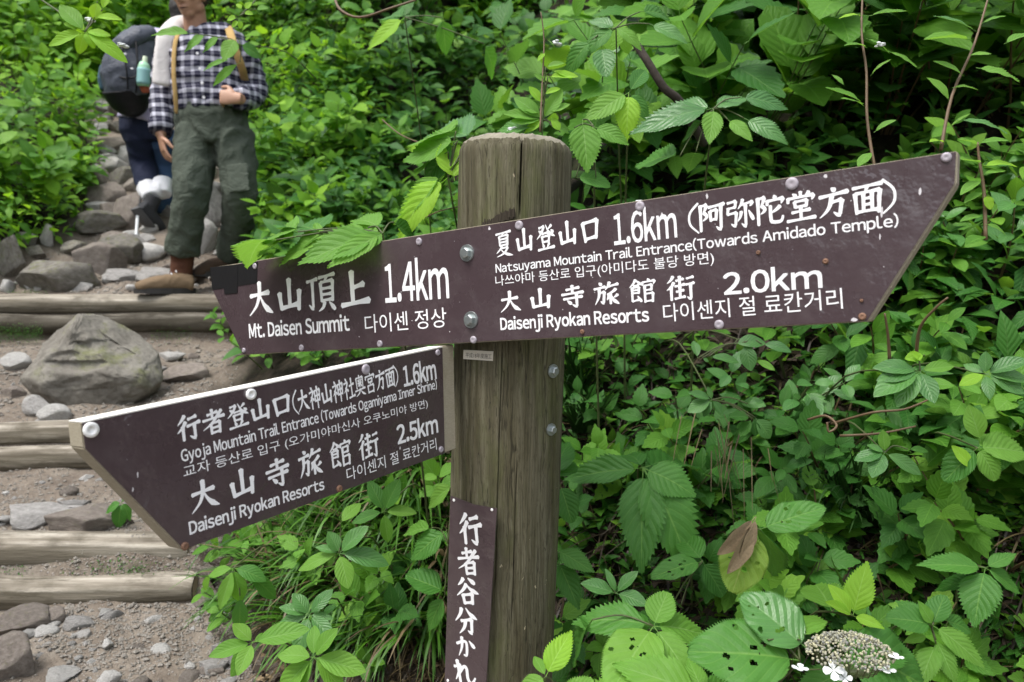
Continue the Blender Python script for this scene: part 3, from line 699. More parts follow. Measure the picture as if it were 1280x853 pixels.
for a in [(58, 364, 100, 56, 'm', 'broad mossy brown rock at the left end of the far log step'), (4, 345, 40, 66, 'm', 'dark mossy rock cut by the left edge of the photo'),
          (118, 340, 66, 48, 'd', 'wedge-shaped brown rock between the mossy rocks left of the trail'), (146, 330, 72, 40, 'm', 'rounded mossy rock in the middle of the trail behind the front boot'),
          (184, 328, 50, 34, 'p', 'pale pointed rock under the raised shoe of the climbing hiker'), (108, 293, 92, 34, 'm', 'low mossy rock under the left bank of leaves'),
          (30, 305, 24, 22, 'g', 'small grey rock between the leaves and the broad mossy rock'), (56, 308, 22, 30, 'p', 'small upright pale rock left of the trail'),
          (40, 322, 30, 20, 'm', 'yellowish flat stone leaning on the broad mossy rock'), (150, 352, 60, 18, 'g', 'flat grey slab behind the upper far log'),
          (196, 352, 70, 20, 'g', 'flat grey slab just behind the front boot'), (236, 352, 40, 26, 'd', 'brown stone behind the heel of the front boot'),
          (165, 285, 50, 60, 'd', 'tall dark rock left of the climbing hiker'), (130, 262, 50, 46, 'd', 'brown rock half up the rocky trail on its left side'),
          (245, 318, 46, 50, 'p', 'pale block seen between the trouser legs of the plaid hiker'), (262, 285, 40, 60, 'g', 'grey block between the knees of the plaid hiker'),
          (150, 235, 50, 30, 'm', 'mossy rock beside the dark trousers of the climbing hiker'), (135, 215, 50, 26, 'g', 'grey flat step rock below the green bank'),
          (160, 205, 36, 26, 'g', 'grey rock beside the lavender shirt'), (138, 190, 44, 26, 'd', 'brown rock high on the trail under the backpack'),
          (150, 168, 34, 26, 'm', 'mossy rock highest on the trail'), (112, 240, 40, 50, 'd', 'dark upright rock where the left bank meets the trail'),
          (255, 250, 40, 40, 'g', 'grey rock behind the thighs of the plaid hiker'), (300, 335, 30, 30, 'd', 'dark rock behind the rear boot'),
          (90, 800, 10, 8, 'p', 'tiny pale pebble on the dirt below the lowest log')]:
    rock(*a)
# stones on the lower trail
for a in [(26, 792, 74, 34, 'd', 'flat brown rock lying against the lowest log at the left edge'), (4, 856, 66, 70, 'd', 'dark rock cut off by the lower left corner'), (64, 782, 34, 24, 'd', 'lumpy brown stone beside the flat rock below the lowest log'),
          (100, 668, 118, 36, 'd', 'long brown slab between the nearest and the middle step'), (38, 656, 112, 30, 'g', 'flat grey slab behind the nearest thick log'),
          (42, 520, 40, 28, 'g', 'dark stone at the left edge beside the boulder'), (85, 640, 44, 20, 'g', 'grey stone under the middle log step'),
          (92, 787, 38, 16, 'g', 'flat grey stone touching the lowest log'), (66, 530, 40, 26, 'p', 'pale stone at the left foot of the boulder'),
          (230, 478, 60, 26, 'd', 'brown stone right of the boulder above the lower board'), (190, 470, 34, 20, 'g', 'grey stone touching the right foot of the boulder'), (212, 452, 34, 16, 'p', 'pale stone behind the boulder on its right'),
          (14, 465, 40, 26, 'p', 'pale stone left of the boulder at the photo edge'), (14, 500, 36, 22, 'd', 'dark flat stone near the left edge above the middle step'),
          (258, 760, 30, 22, 'd', 'brown stone at the right end of the lowest log'), (250, 722, 44, 22, 'd', 'brown stone under the tip of the lower board'),
          (275, 820, 34, 22, 'g', 'grey stone at the foot of the bank at the bottom'), (280, 780, 24, 20, 'g', 'grey stone where the weeds meet the dirt'), (262, 845, 44, 26, 'g', 'grey stone at the bottom edge below the weeds'),
          (70, 858, 46, 24, 'p', 'pale stone at the bottom edge of the trail'), (130, 862, 36, 22, 'p', 'second pale stone at the bottom edge, further right')]:
    rock(*a, name='stone', cat='stone')
r3 = random.Random(11); cnt = 0
while cnt < 295:
    px = r3.uniform(-20, 300); py = r3.choice((r3.uniform(766, 870), r3.uniform(598, 668), r3.uniform(420, 530), r3.uniform(335, 366), r3.uniform(766, 870), r3.uniform(180, 340)))
    p = at_ground(px, py); s = bank_d(p.x, p.y)
    if s > .08 or lerp_tab(T_L, p.y) - p.x > .15: continue
    if abs(px - 110) < 85 and 400 < py < 505: continue
    if 120 < px < 235 and 780 < py < 850 and r3.random() < .8: continue
    W = (r3.uniform(.007, .018) if r3.random() < .8 else r3.uniform(.018, .032)) * (1 if p.y < 4.4 else 2.4)
    kk = r3.choice('gppgpd'); o = bpy.data.objects.new('stone', r3.choice(RM[kk])); COL.objects.link(o)
    o.scale = (W * 1.2, W * r3.uniform(.7, 1.1), W * r3.uniform(.55, .85)); o.rotation_euler = (r3.uniform(-.3, .3), r3.uniform(-.3, .3), r3.uniform(0, 6.3))
    o.location = (p.x, p.y, p.z + W * .22); 
    zone = 'on the dirt below the lowest log' if p.y < 2.12 else 'on the dirt between the two nearer log steps' if p.y < 2.85 else ('around the big boulder' if px < 190 else 'right of the big boulder') if p.y < 4.2 else 'right behind the far log step' if p.y < 4.8 else 'on the steep upper trail'
    side_ = '' if p.y > 2.85 else (' at the left edge' if px < 70 else ' mid-path' if px < 170 else ' near the bank')
    lb_s = '%s %s stone %s%s' % ('tiny' if W < .010 else 'small' if W < .018 else 'fist-sized', {'g': 'grey', 'p': 'pale', 'd': 'brown'}[kk], zone, side_)
    tag(o, lb_s, 'stone', 'stones ' + zone + side_); cnt += 1
cnt = 0
while cnt < 90:       # cobbles of the steep upper trail
    y = r3.uniform(4.55, 9.5); t = r3.random(); x = lerp_tab(T_L, y) * (1 - t) + lerp_tab(T_R, y) * t
    if y < 4.75 and -2.2 < x < -1.5: continue
    W = r3.uniform(.06, .14); o = bpy.data.objects.new('rock', r3.choice(BIG[r3.choice('gdpdgm')])); COL.objects.link(o)
    o.scale = (W * 1.25, W, W * r3.uniform(.6, .85)); o.rotation_euler = (r3.uniform(-.2, .2), r3.uniform(-.2, .2), r3.uniform(0, 6.3)); o.location = (x, y, ground(x, y) + W * .1)
    ps = 'left side' if t < .33 else 'middle' if t < .66 else 'right side'; tag(o, '%s cobble on the %s of the trail, %s' % ('large' if W > .12 else 'small', ps, 'just behind the hikers' if y < 6 else 'higher up behind the hikers' if y < 7.6 else 'near the bend at the top'), 'rock', 'cobbles of the steep upper trail'); cnt += 1
# gravel: countless, one mesh
bm = bmesh.new(); tb = [Vector(v) for v in ((1, 0, 0), (-.9, .2, 0), (0, 1, .1), (.1, -1, 0), (0, .1, .8), (.3, 0, -.8))]; tf = ((0, 2, 4), (2, 1, 4), (1, 3, 4), (3, 0, 4), (2, 0, 5), (1, 2, 5), (3, 1, 5), (0, 3, 5))
for i in range(17000):
    y = r3.choice((r3.uniform(1.45, 3.0), r3.uniform(1.6, 2.4), r3.uniform(2.9, 5.5))); a, b_ = lerp_tab(T_L, y), lerp_tab(T_R, y)
    x = r3.uniform(max(a, -(y * .72)), b_ + .08)
    if noise.noise(Vector((x * 2.5, y * 2.5, 3))) < -.12 and r3.random() < .85: continue
    W = r3.uniform(.0018, .0055) * (1.7 if r3.random() < .12 else 1) * (1 if y < 3 else 1.6); z = ground(x, y) + W * .3; an = r3.uniform(0, 6.3); ca, sa = math.cos(an), math.sin(an); k = [r3.uniform(.6, 1.3) for _ in range(6)]
    vs = [bm.verts.new((x + (t.x * ca - t.y * sa) * W * q, y + (t.x * sa + t.y * ca) * W * q, z + t.z * W * q)) for t, q in zip(tb, k)]
    for f in tf: bm.faces.new([vs[j] for j in f])
tag(obj('gravel', bm, simple('gravel_chips', (.21, .192, .168), .9, 0, (30, .5, .01), .4)), 'loose grey gravel scattered over the trail', None, None, 'stuff')
# ---------------------------------------------------------------- leaves
def leaf_mat(name, dark, light, vein, gloss=.42, transl=.28, yellow=None, coat=.0, wet=.0):
    m, nt, b, out = newmat(name); nb = NB(nt)
    uv = nb.n('ShaderNodeTexCoord').outputs['UV']; sx = nb.n('ShaderNodeSeparateXYZ'); nb.put(sx, 0, uv)
    u = nb.math('ABSOLUTE', nb.math('SUBTRACT', sx.outputs[0], .5)); v = sx.outputs[1]
    oi = nb.n('ShaderNodeObjectInfo').outputs['Random']
    obc = nb.coord('Object')
    # side veins run forward from the midrib
    ph = nb.math('FRACT', nb.math('MULTIPLY', nb.math('SUBTRACT', v, nb.math('MULTIPLY', u, .7)), 7.5))
    tri = nb.math('ABSOLUTE', nb.math('SUBTRACT', ph, .5))
    side = nb.math('SUBTRACT', 1., nb.math('MULTIPLY', tri, 9.), clamp=True)
    mid = nb.math('SUBTRACT', 1., nb.math('MULTIPLY', u, 34.), clamp=True)
    quilt = nb.math('MULTIPLY', tri, 2.)
    ve = nb.math('MAXIMUM', mid, nb.math('MULTIPLY', side, .30))
    geo = nb.n('ShaderNodeNewGeometry')
    isl = geo.outputs['Random Per Island']
    rnd = nb.math('FRACT', nb.math('ADD', oi, isl))
    n1 = nb.noise(obc, 14, 4, .6)
    col = nb.mix(nb.math('ADD', nb.math('MULTIPLY', rnd, .75), nb.math('MULTIPLY', n1, .35), clamp=True), dark, light)
    if yellow: 
        yy = nb.ramp(rnd, [(.80, 0.), (.97, .8)]); col = nb.mix(yy, col, yellow)
    spots = nb.ramp(nb.noise(obc, 70, 3, .7), [(.66, 0.), (.70, 1.)])
    col = nb.mix(nb.math('MULTIPLY', spots, .4), col, (.05, .05, .012))
    col = nb.mix(nb.math('MULTIPLY', ve, .62), col, vein)
    under = nb.mix(.4, col, (.13, .24, .06)); col = nb.mix(geo.outputs['Backfacing'], col, under)
    nb.put(b, 'Base Color', col)
    nb.put(b, 'Roughness', nb.math('ADD', nb.math('MULTIPLY', nb.noise(obc, 28, 3), .28), gloss - .04))
    b.inputs['Specular IOR Level'].default_value = .30 if gloss > .35 else .5
    nb.put(b, 'Normal', nb.bump(nb.math('ADD', nb.math('MULTIPLY', quilt, .9), nb.math('ADD', nb.math('MULTIPLY', ve, -.6), nb.math('MULTIPLY', nb.noise(obc, 40, 3), .9))), .30, .004))
    t = nb.n('ShaderNodeBsdfTranslucent'); hv = nb.n('ShaderNodeHueSaturation'); nb.put(hv, 'Color', col); hv.inputs['Hue'].default_value = .488; hv.inputs['Value'].default_value = 1.9; hv.inputs['Saturation'].default_value = 1.1
    nb.put(t, 'Color', hv.outputs[0]); mx = nb.n('ShaderNodeMixShader'); mx.inputs[0].default_value = transl
    nt.links.new(b.outputs[0], mx.inputs[1]); nt.links.new(t.outputs[0], mx.inputs[2]); nt.links.new(mx.outputs[0], out.inputs['Surface'])
    return m
LM = {
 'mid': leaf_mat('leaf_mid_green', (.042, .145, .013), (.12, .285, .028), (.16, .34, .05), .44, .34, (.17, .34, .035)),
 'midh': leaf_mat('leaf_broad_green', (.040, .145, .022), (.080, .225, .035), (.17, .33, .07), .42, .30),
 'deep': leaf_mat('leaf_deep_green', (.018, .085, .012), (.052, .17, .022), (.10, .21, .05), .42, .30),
 'light': leaf_mat('leaf_light_green', (.095, .25, .030), (.165, .345, .050), (.24, .42, .12), .44, .38),
 'yellow': leaf_mat('leaf_bright_yellow_green', (.19, .41, .03), (.29, .52, .05), (.36, .58, .12), .48, .42),
 'blue': leaf_mat('leaf_glossy_blue_green', (.045, .15, .035), (.095, .24, .055), (.16, .31, .10), .24, .25),
 'far': leaf_mat('leaf_far_fresh_green', (.085, .24, .014), (.21, .41, .028), (.2, .4, .06), .56, .42, (.26, .46, .04)),
 'wither': leaf_mat('leaf_withered_yellow', (.10, .22, .022), (.20, .30, .04), (.3, .34, .1), .55, .3),
}
M_DRY = simple('dry_brown_leaf', (.26, .19, .11), .8, 0, (40, .5, .004), .35)
M_STEM = simple('green_brown_stem', (.065, .085, .026), .6, 0, None, .3)
M_TWIG = simple('reddish_twig', (.12, .075, .038), .6, 0, (60, .3, .003), .3)
M_BARK = simple('dark_bark', (.035, .027, .02), .9, 0, (40, .8, .006), .4)
M_STRAW = simple('dry_straw', (.24, .18, .10), .8, 0, None, .4)
def leaf_bm(n, m, width, serr, fold, curl, seed, shape='ovate', holes=0, wavy=.0, stalk=.10):
    """unit leaf: stalk from the origin, blade to y = 1, top side +z; n cells along, m per half"""
    r = random.Random(seed); bm = bmesh.new(); uvl = bm.loops.layers.uv.new('UVMap'); rows = []
    for i in range(n + 1):
        t = i / n
        if shape == 'ovate': w = math.sin(math.pi * t ** .72) ** .85 * (1 - .28 * t)
        elif shape == 'round': w = math.sin(math.pi * t ** .80) ** .62 * (1 - .10 * t)
        elif shape == 'lance': w = math.sin(math.pi * t ** .85) ** .95
        else: w = math.sin(math.pi * t ** .95) ** .8
        if 0 < i < n and shape == 'ovate' and t > .8: w *= .9 - (t - .8) * 1.2
        w = max(w, 0) * width * .5
        row = []
        for j in range(-m, m + 1):
            f = j / m; x = f * w; yy = stalk + t * (1 - stalk)
            if abs(j) == m and 0 < i < n and serr: 
                k = (i % 2) * serr; x *= 1 - k * .9; yy += (0 if i % 2 else serr * .25)
            z = fold * abs(x) - curl * (t ** 1.8) - .30 * abs(curl) * (abs(f) ** 2) * w * 2
            z += wavy * math.sin(t * 17 + seed + (3 if j > 0 else 0)) * abs(f) ** 2 + .012 * math.sin(t * 5 + seed)
            yy -= .35 * abs(curl) * t ** 2.5 * .5
            row.append((bm.verts.new((x, yy, z)), (.5 + .5 * f, t)))
        rows.append(row)
    hs_ = [(r.uniform(.2, .85), r.uniform(-.8, .8), r.uniform(.018, .062)) for _ in range(holes)]
    for i in range(n):
        for j in range(2 * m):
            q = (rows[i][j], rows[i][j + 1], rows[i + 1][j + 1], rows[i + 1][j])
            tc = (i + .5) / n; fc = (j + .5 - m) / m
            if any((tc - a) ** 2 + ((fc - b_) * .33) ** 2 < c * c * .5 * (1 + .28 * math.sin(2 * math.atan2(tc - a, (fc - b_) * .33) + a * 50)) for a, b_, c in hs_): continue
            f = bm.faces.new([x[0] for x in q]); f.smooth = True
            for lp, x in zip(f.loops, q): lp[uvl].uv = x[1]
    # stalk: a thin three-sided strip
    a = [bm.verts.new((.009 * math.cos(k * 2.094), 0, .009 * math.sin(k * 2.094))) for k in range(3)]
    b_ = [bm.verts.new((.006 * math.cos(k * 2.094), stalk + .03, .006 * math.sin(k * 2.094) - .004)) for k in range(3)]
    for k in range(3):
        f = bm.faces.new((a[k], a[(k + 1) % 3], b_[(k + 1) % 3], b_[k]))
        for lp in f.loops: lp[uvl].uv = (.5, 0)
    bmesh.ops.remove_doubles(bm, verts=bm.verts, dist=1e-5)
    return bm
def leafset(shape, n, m, width, serr, k, fold=.35, curls=(.05, .16, .28), **kw):
    return [mesh_of(leaf_bm(n, m, width, serr, fold * rng.uniform(.5, 1.3), curls[i % len(curls)], 31 * i + 7, shape, **kw), 'leaf') for i in range(k)]
BASE = {
 'ovate': leafset('ovate', 11, 1, .66, .14, 5), 'round': leafset('round', 10, 1, .74, .12, 4), 'ell': leafset('ell', 8, 1, .46, 0, 4), 'lance': leafset('lance', 8, 1, .30, 0, 4),
 'hovate': leafset('ovate', 34, 4, .60, .15, 5, .3, (.10, .2, .32), wavy=.012), 'hholed': leafset('round', 84, 17, .66, .10, 4, .25, (.05, .12, .2), holes=7, wavy=.018),
 'hround': leafset('round', 34, 4, .74, .13, 4, .28, (.05, .15, .22), wavy=.012), 'hell': leafset('ell', 22, 3, .46, 0, 4, .3, (.06, .18), wavy=.006), 'hlance': leafset('lance', 26, 3, .34, .10, 4, .3, (.08, .2), wavy=.008),
}
_LC = {}
def leafmesh(kind, mat):
    k = (kind, mat)
    if k not in _LC:
        out = []
        for me in BASE[kind]:
            c = me.copy(); c.materials.append(LM[mat] if mat in LM else M_DRY); out.append(c)
        _LC[k] = out
    return rng.choice(_LC[k])
def add_leaf(parent, base, dirv, nrm, L, kind, mat, wr=1.):
    y = dirv.normalized(); z = (nrm - y * nrm.dot(y))
    if z.length < 1e-4: z = y.orthogonal()
    z.normalize(); x = y.cross(z)
    M = Matrix((x, y, z)).transposed().to_4x4(); M.translation = Vector(base) - Vector(parent.location)
    M = M @ Matrix.Diagonal((L * wr, L, L, 1))
    o = bpy.data.objects.new('leaf', leafmesh(kind, mat)); COL.objects.link(o); o.parent = parent; o.matrix_local = M; return o
def stem_obj(parent, pts, r0, r1, mat=None, name='stem', seg=6):
    sp = smooth_pts(pts, 4); n = len(sp); bm = bmesh.new()
    tube(bm, sp, [r0 + (r1 - r0) * i / (n - 1) for i in range(n)], seg)
    return obj(name, bm, mat or M_STEM, parent, True)
VOUT = Vector((-.12, -.85, .5)).normalized()
def shoot(parent, bmst, p0, d0, L, nn, lsize, kind, mat, droop=.5, tipwhorl=False, face=None, rr=None):
    rr = rr or rng; face = face or VOUT
    pts = [Vector(p0)]; d = d0.normalized(); seg = 5
    for i in range(seg):
        d = (d + Vector((rr.uniform(-.1, .1), rr.uniform(-.1, .1), -droop * .12))).normalized(); pts.append(pts[-1] + d * L / seg)
    sp = smooth_pts(pts, 2); n = len(sp); tube(bmst, sp, [.0042 - .0028 * i / (n - 1) for i in range(n)], 4, False)
    ph = rr.uniform(0, 6.3)
    for k in range(nn):
        t = .28 + .72 * (k + 1) / nn; q = t * (len(sp) - 1); i = min(int(q), len(sp) - 2); p = sp[i].lerp(sp[i + 1], q - i); tg = (sp[i + 1] - sp[i]).normalized()
        a, b = frame_of(tg); ph += math.pi / 2
        for s in (0, math.pi):
            if rr.random() < .08: continue
            ra = a * math.cos(ph + s) + b * math.sin(ph + s)
            dv = (ra + tg * .45 + face * .45 + Vector((0, 0, -.55 * droop)) + Vector((rr.gauss(0, .12), rr.gauss(0, .12), rr.gauss(0, .1)))).normalized()
            nv = (Vector((0, 0, .55)) + face * 1.0 + tg * .1 + Vector((rr.gauss(0, .22), rr.gauss(0, .22), rr.gauss(0, .15))))
            ls = lsize * rr.uniform(.7, 1.15) * (1.0 if t < .9 else .8)
            add_leaf(parent, p, dv, nv, ls, kind, mat)
    return sp[-1]
def plant(name, base, cat, label, group, ns, L, nn, lsize, kind, mats, spread=.6, up=.8, face=None, droop=.5, lean=None, twig=False):
    o = empty(name, base); tag(o, label, cat, group); bm = bmesh.new(); face = face or VOUT; lean = lean or Vector((0, -.35, 0))
    for i in range(ns):
        a = rng.uniform(0, 6.28); rad = spread * math.sqrt(rng.random())
        d = Vector((math.cos(a) * rad, math.sin(a) * rad * .8, up)) + lean
        st = Vector(base) + Vector((math.cos(a) * .05, math.sin(a) * .05, -.03))
        shoot(o, bm, st, d, L * rng.uniform(.55, 1.1), nn, lsize, kind, rng.choice(mats), droop, face=face)
    so_ = obj('stem', bm, M_TWIG if twig else M_STEM, o); so_['kind'] = 'stuff'
    return o
# background plants: (pixel where they root on the bank, shoots, height, nodes, leaf length, leaf kind, leaf mats, label)
BG = [
 # right of the post, above the board
 (720, 250, 8, .50, 5, .105, 'ovate', ('mid', 'deep'), 'broad-leaved shrub directly behind the top of the post, on its right', 'shrub'),
 (775, 215, 8, .50, 5, .12, 'ovate', ('mid', 'blue'), 'broad-leaved shrub above the distance 1.6km on the upper board', 'shrub'),
 (850, 200, 8, .50, 5, .12, 'ovate', ('mid', 'deep'), 'serrated shrub over the middle of the right arm of the upper board', 'shrub'),
 (930, 190, 8, .55, 5, .12, 'ovate', ('mid',), 'dense green shrub above the bracketed characters of the upper board', 'shrub'),
 (1010, 170, 8, .55, 5, .12, 'ovate', ('mid', 'deep'), 'dense shrub behind the slim upright twig over the upper board', 'shrub'),
 (1100, 160, 8, .55, 5, .12, 'ovate', ('mid', 'blue'), 'dense shrub above the pointed end of the upper board', 'shrub'),
 (1190, 150, 8, .55, 5, .12, 'ovate', ('mid', 'light'), 'dense shrub left of the photo edge, above the pointed end of the upper board', 'shrub'),
 (1270, 160, 8, .55, 5, .12, 'ovate', ('mid', 'deep'), 'dense shrub at the right photo edge, level with the top of the upper board', 'shrub'),
 (690, 110, 8, .6, 5, .12, 'ovate', ('deep', 'mid'), 'dark shrub above and behind the post', 'shrub'),
 (770, 90, 8, .6, 5, .13, 'ovate', ('mid', 'light'), 'large-leaved shrub at the top of the photo, right of the post', 'shrub'),
 (860, 80, 8, .6, 5, .13, 'ovate', ('deep', 'mid'), 'large-leaved dark shrub at the top of the photo over the dark branch', 'shrub'),
 (950, 70, 8, .6, 5, .13, 'ovate', ('mid', 'light'), 'large-leaved shrub at the top of the photo, over the brackets of the board', 'shrub'),
 (1040, 60, 8, .6, 5, .13, 'ovate', ('mid', 'deep'), 'large-leaved shrub at the top of the photo, behind the slim upright twig', 'shrub'),
 (1130, 50, 8, .6, 5, .13, 'ovate', ('light', 'mid'), 'large-leaved light shrub at the top of the photo, between the two upright twigs', 'shrub'),
 (1230, 50, 8, .6, 5, .13, 'ovate', ('mid', 'light'), 'large-leaved shrub in the upper right corner of the photo', 'shrub'),
 (740, 0, 8, .7, 5, .13, 'ovate', ('deep',), 'dark shrub cut by the top edge right of the post', 'shrub'),
 (900, -20, 8, .7, 5, .13, 'ovate', ('deep', 'mid'), 'dark shrub cut by the top edge in the right half', 'shrub'),
 (1060, -30, 8, .7, 5, .13, 'ovate', ('mid',), 'shrub cut by the top edge over the slim twig', 'shrub'),
 (1220, -30, 8, .7, 5, .13, 'ovate', ('deep', 'mid'), 'shrub cut by the top edge near the right corner', 'shrub'),
 # right of the board, middle and lower
 (1180, 290, 8, .34, 5, .075, 'ell', ('mid', 'blue'), 'small-leaved shrub touching the slanted end of the upper board', 'shrub'),
 (1250, 270, 8, .38, 5, .085, 'ell', ('mid', 'light'), 'small-leaved shrub at the right edge beside the pointed end of the board', 'shrub'),
 (1150, 380, 7, .32, 5, .08, 'ell', ('mid', 'deep'), 'small-leaved shrub under the slanted end of the upper board', 'shrub'),
 (1235, 370, 7, .36, 5, .09, 'ell', ('blue', 'mid'), 'glossy small-leaved shrub at the right edge under the board', 'shrub'),
 (1110, 470, 6, .28, 5, .075, 'ell', ('deep', 'mid'), 'dark small-leaved shrub left of the glossy spray below the board', 'shrub'),
 (960, 520, 5, .26, 4, .068, 'ell', ('deep', 'blue'), 'dark small-leaved shrub hanging over the bare soil right of the post', 'shrub'),
 (1035, 560, 5, .26, 4, .07, 'ell', ('deep', 'blue'), 'dark leafy shoots over the bare twigs right of the post', 'shrub'),
 (1180, 570, 7, .30, 5, .085, 'ell', ('mid', 'light'), 'fresh green shrub in the middle of the right side', 'shrub'),
 (1260, 590, 7, .30, 5, .09, 'ell', ('light', 'mid'), 'light green shrub at the right edge, halfway down', 'shrub'),
 (1150, 670, 6, .26, 5, .085, 'ovate', ('mid', 'deep'), 'green shrub above the white flower on the right', 'shrub'),
 (1240, 690, 6, .28, 5, .085, 'ovate', ('mid',), 'green shrub over the thick fallen root at the right edge', 'shrub'),
 (1225, 840, 6, .2, 4, .07, 'ovate', ('light', 'mid'), 'low green plant in the lower right corner', 'plant'),
 (930, 330, 6, .28, 5, .075, 'ell', ('blue', 'deep'), 'glossy shrub right under the lower edge of the upper board', 'shrub'),
 (1040, 370, 6, .3, 5, .075, 'ell', ('mid', 'deep'), 'small-leaved shrub under the last word of the upper board', 'shrub'),
 (900, 720, 5, .2, 4, .08, 'ovate', ('mid', 'deep'), 'dark low plant between the whorl of big leaves and the withered leaf', 'plant'),
 (760, 660, 4, .16, 3, .06, 'ovate', ('deep',), 'dark little plant behind the whorl of big leaves', 'plant'),
 (740, 520, 4, .18, 3, .05, 'ovate', ('deep', 'mid'), 'little dark weed beside the bolts of the post', 'plant'),
 # between hiker and post
 (360, 300, 9, .42, 6, .085, 'ovate', ('far', 'mid'), 'bushy shrub right behind the plaid hiker, above the black tape', 'shrub'),
 (430, 290, 9, .40, 6, .085, 'ell', ('mid', 'deep'), 'bushy shrub above the summit characters of the left arm', 'shrub'),
 (510, 300, 8, .34, 6, .08, 'ell', ('deep', 'mid'), 'dark shrub left of the post above the distance 1.4km', 'shrub'),
 (350, 220, 9, .6, 6, .09, 'ovate', ('far', 'light'), 'bright shrub right of the plaid hiker at hip height', 'shrub'),
 (420, 210, 9, .6, 6, .09, 'ell', ('far', 'mid'), 'leafy shrub in the gap between hiker and post', 'shrub'),
 (490, 220, 9, .55, 6, .09, 'ell', ('mid', 'deep'), 'leafy shrub left of the post at its top', 'shrub'),
 (560, 200, 8, .55, 6, .10, 'ovate', ('deep', 'mid'), 'dark shrub right behind the left side of the post top', 'shrub'),
 (340, 140, 9, .75, 6, .10, 'ovate', ('far', 'mid'), 'bright shrub beside the elbow of the plaid hiker', 'shrub'),
 (400, 130, 9, .75, 6, .11, 'ovate', ('mid', 'far'), 'broad-leaved shrub right of the plaid hiker at chest height', 'shrub'),
 (470, 120, 9, .75, 6, .11, 'ovate', ('mid', 'deep'), 'broad-leaved dark shrub halfway between hiker and post', 'shrub'),
 (550, 110, 9, .7, 6, .12, 'ovate', ('mid', 'deep'), 'broad-leaved shrub up and left of the post', 'shrub'),
 (625, 110, 9, .7, 6, .12, 'ovate', ('deep', 'mid'), 'broad-leaved shrub straight above the post', 'shrub'),
 (350, 50, 9, .9, 6, .11, 'ovate', ('mid', 'far'), 'tall shrub right of the face of the plaid hiker', 'shrub'),
 (430, 40, 9, .9, 6, .12, 'ovate', ('mid',), 'tall shrub at the top of the photo between hiker and post', 'shrub'),
 (520, 30, 9, .9, 6, .12, 'ovate', ('mid', 'deep'), 'tall shrub at the top of the photo, up and left of the post', 'shrub'),
 (610, 20, 9, .9, 6, .13, 'ovate', ('mid', 'deep'), 'tall shrub at the top of the photo above the post', 'shrub'),
 (380, -60, 8, 1., 6, .12, 'ovate', ('mid',), 'tall shrub cut by the top edge right of the hikers', 'shrub'),
 (560, -60, 8, 1., 6, .13, 'ovate', ('deep', 'mid'), 'tall dark shrub cut by the top edge left of the post', 'shrub'),
 (300, 420, 5, .22, 4, .06, 'ovate', ('light', 'mid'), 'fresh weed growing at the right end of the far log step', 'plant'),
 (345, 455, 6, .24, 4, .07, 'ell', ('light', 'mid'), 'fresh green weed seen between the two arrow boards', 'plant'),
 (420, 450, 6, .2, 4, .07, 'ell', ('mid', 'light'), 'green weed seen between the boards near the post', 'plant'),
 (330, 690, 5, .18, 4, .06, 'ell', ('light', 'mid'), 'leafy weed under the tip end of the lower arrow board', 'plant'),
 (380, 665, 5, .18, 4, .065, 'ovate', ('mid', 'light'), 'leafy weed below the word Resorts of the lower board', 'plant'),
 (450, 720, 5, .18, 4, .07, 'ovate', ('mid', 'light'), 'broad-leaved weed in the middle of the grassy bank left of the post', 'plant'),
 (530, 620, 6, .2, 4, .075, 'ovate', ('light', 'mid'), 'broad-leaved weed beside the post under the corner of the lower board', 'plant'),
 (520, 760, 6, .18, 4, .075, 'ovate', ('mid', 'deep'), 'broad-leaved weed beside the upper half of the nameplate', 'plant'),
 (470, 820, 5, .16, 4, .06, 'ell', ('mid', 'deep'), 'weed at the bottom between the pale plant and the nameplate', 'plant'),
 (330, 770, 4, .14, 3, .06, 'ell', ('light', 'mid'), 'small weed at the foot of the bank over the grey stones', 'plant'),
 (420, 600, 5, .2, 4, .07, 'ell', ('light', 'mid'), 'leafy weed right under the lower edge of the lower board', 'plant'),
 (830, 620, 6, .2, 4, .085, 'ovate', ('mid', 'deep'), 'dim broad-leaved weed behind the whorl of big leaves', 'plant'),
 (730, 800, 5, .16, 3, .08, 'ovate', ('mid', 'deep'), 'dim broad-leaved weed beside the foot of the post', 'plant'),
 (960, 760, 6, .18, 4, .085, 'ovate', ('mid', 'deep'), 'dim broad-leaved weed above the pierced hydrangea leaves', 'plant'),
 (1060, 700, 6, .22, 4, .085, 'ovate', ('mid', 'deep'), 'dim weed behind the bright yellow-green young shoot', 'plant'),
 (1130, 830, 6, .16, 4, .085, 'ovate', ('mid', 'deep'), 'dim weed between the white flower and the compound-leaved plant', 'plant'),
 (800, 540, 5, .2, 4, .07, 'ovate', ('deep',), 'dark weed above the whorl of big leaves', 'plant'),
 (870, 575, 5, .2, 4, .075, 'ovate', ('deep', 'mid'), 'dark weed in the hollow between whorl and withered leaf', 'plant'),
 (955, 600, 5, .2, 4, .075, 'ell', ('deep',), 'dark small-leaved weed at the bottom of the hollow', 'plant'),
 (1060, 600, 6, .24, 4, .08, 'ovate', ('deep', 'mid'), 'dim broad-leaved shrub below the reddish bare twig', 'plant'),
 (1000, 460, 6, .24, 4, .075, 'ell', ('deep', 'mid'), 'dim shrub between the board and the curled twig', 'plant'),
 (720, 590, 5, .2, 4, .07, 'ovate', ('deep', 'mid'), 'dim weed right behind the lower bolt of the post', 'plant'),
 (1000, 680, 6, .2, 4, .08, 'ovate', ('deep', 'mid'), 'dim weed right of the withered leaf', 'plant'),
 (760, 470, 5, .22, 4, .06, 'ovate', ('deep', 'mid'), 'dim weed under the board, right of the upper post bolt', 'plant'),
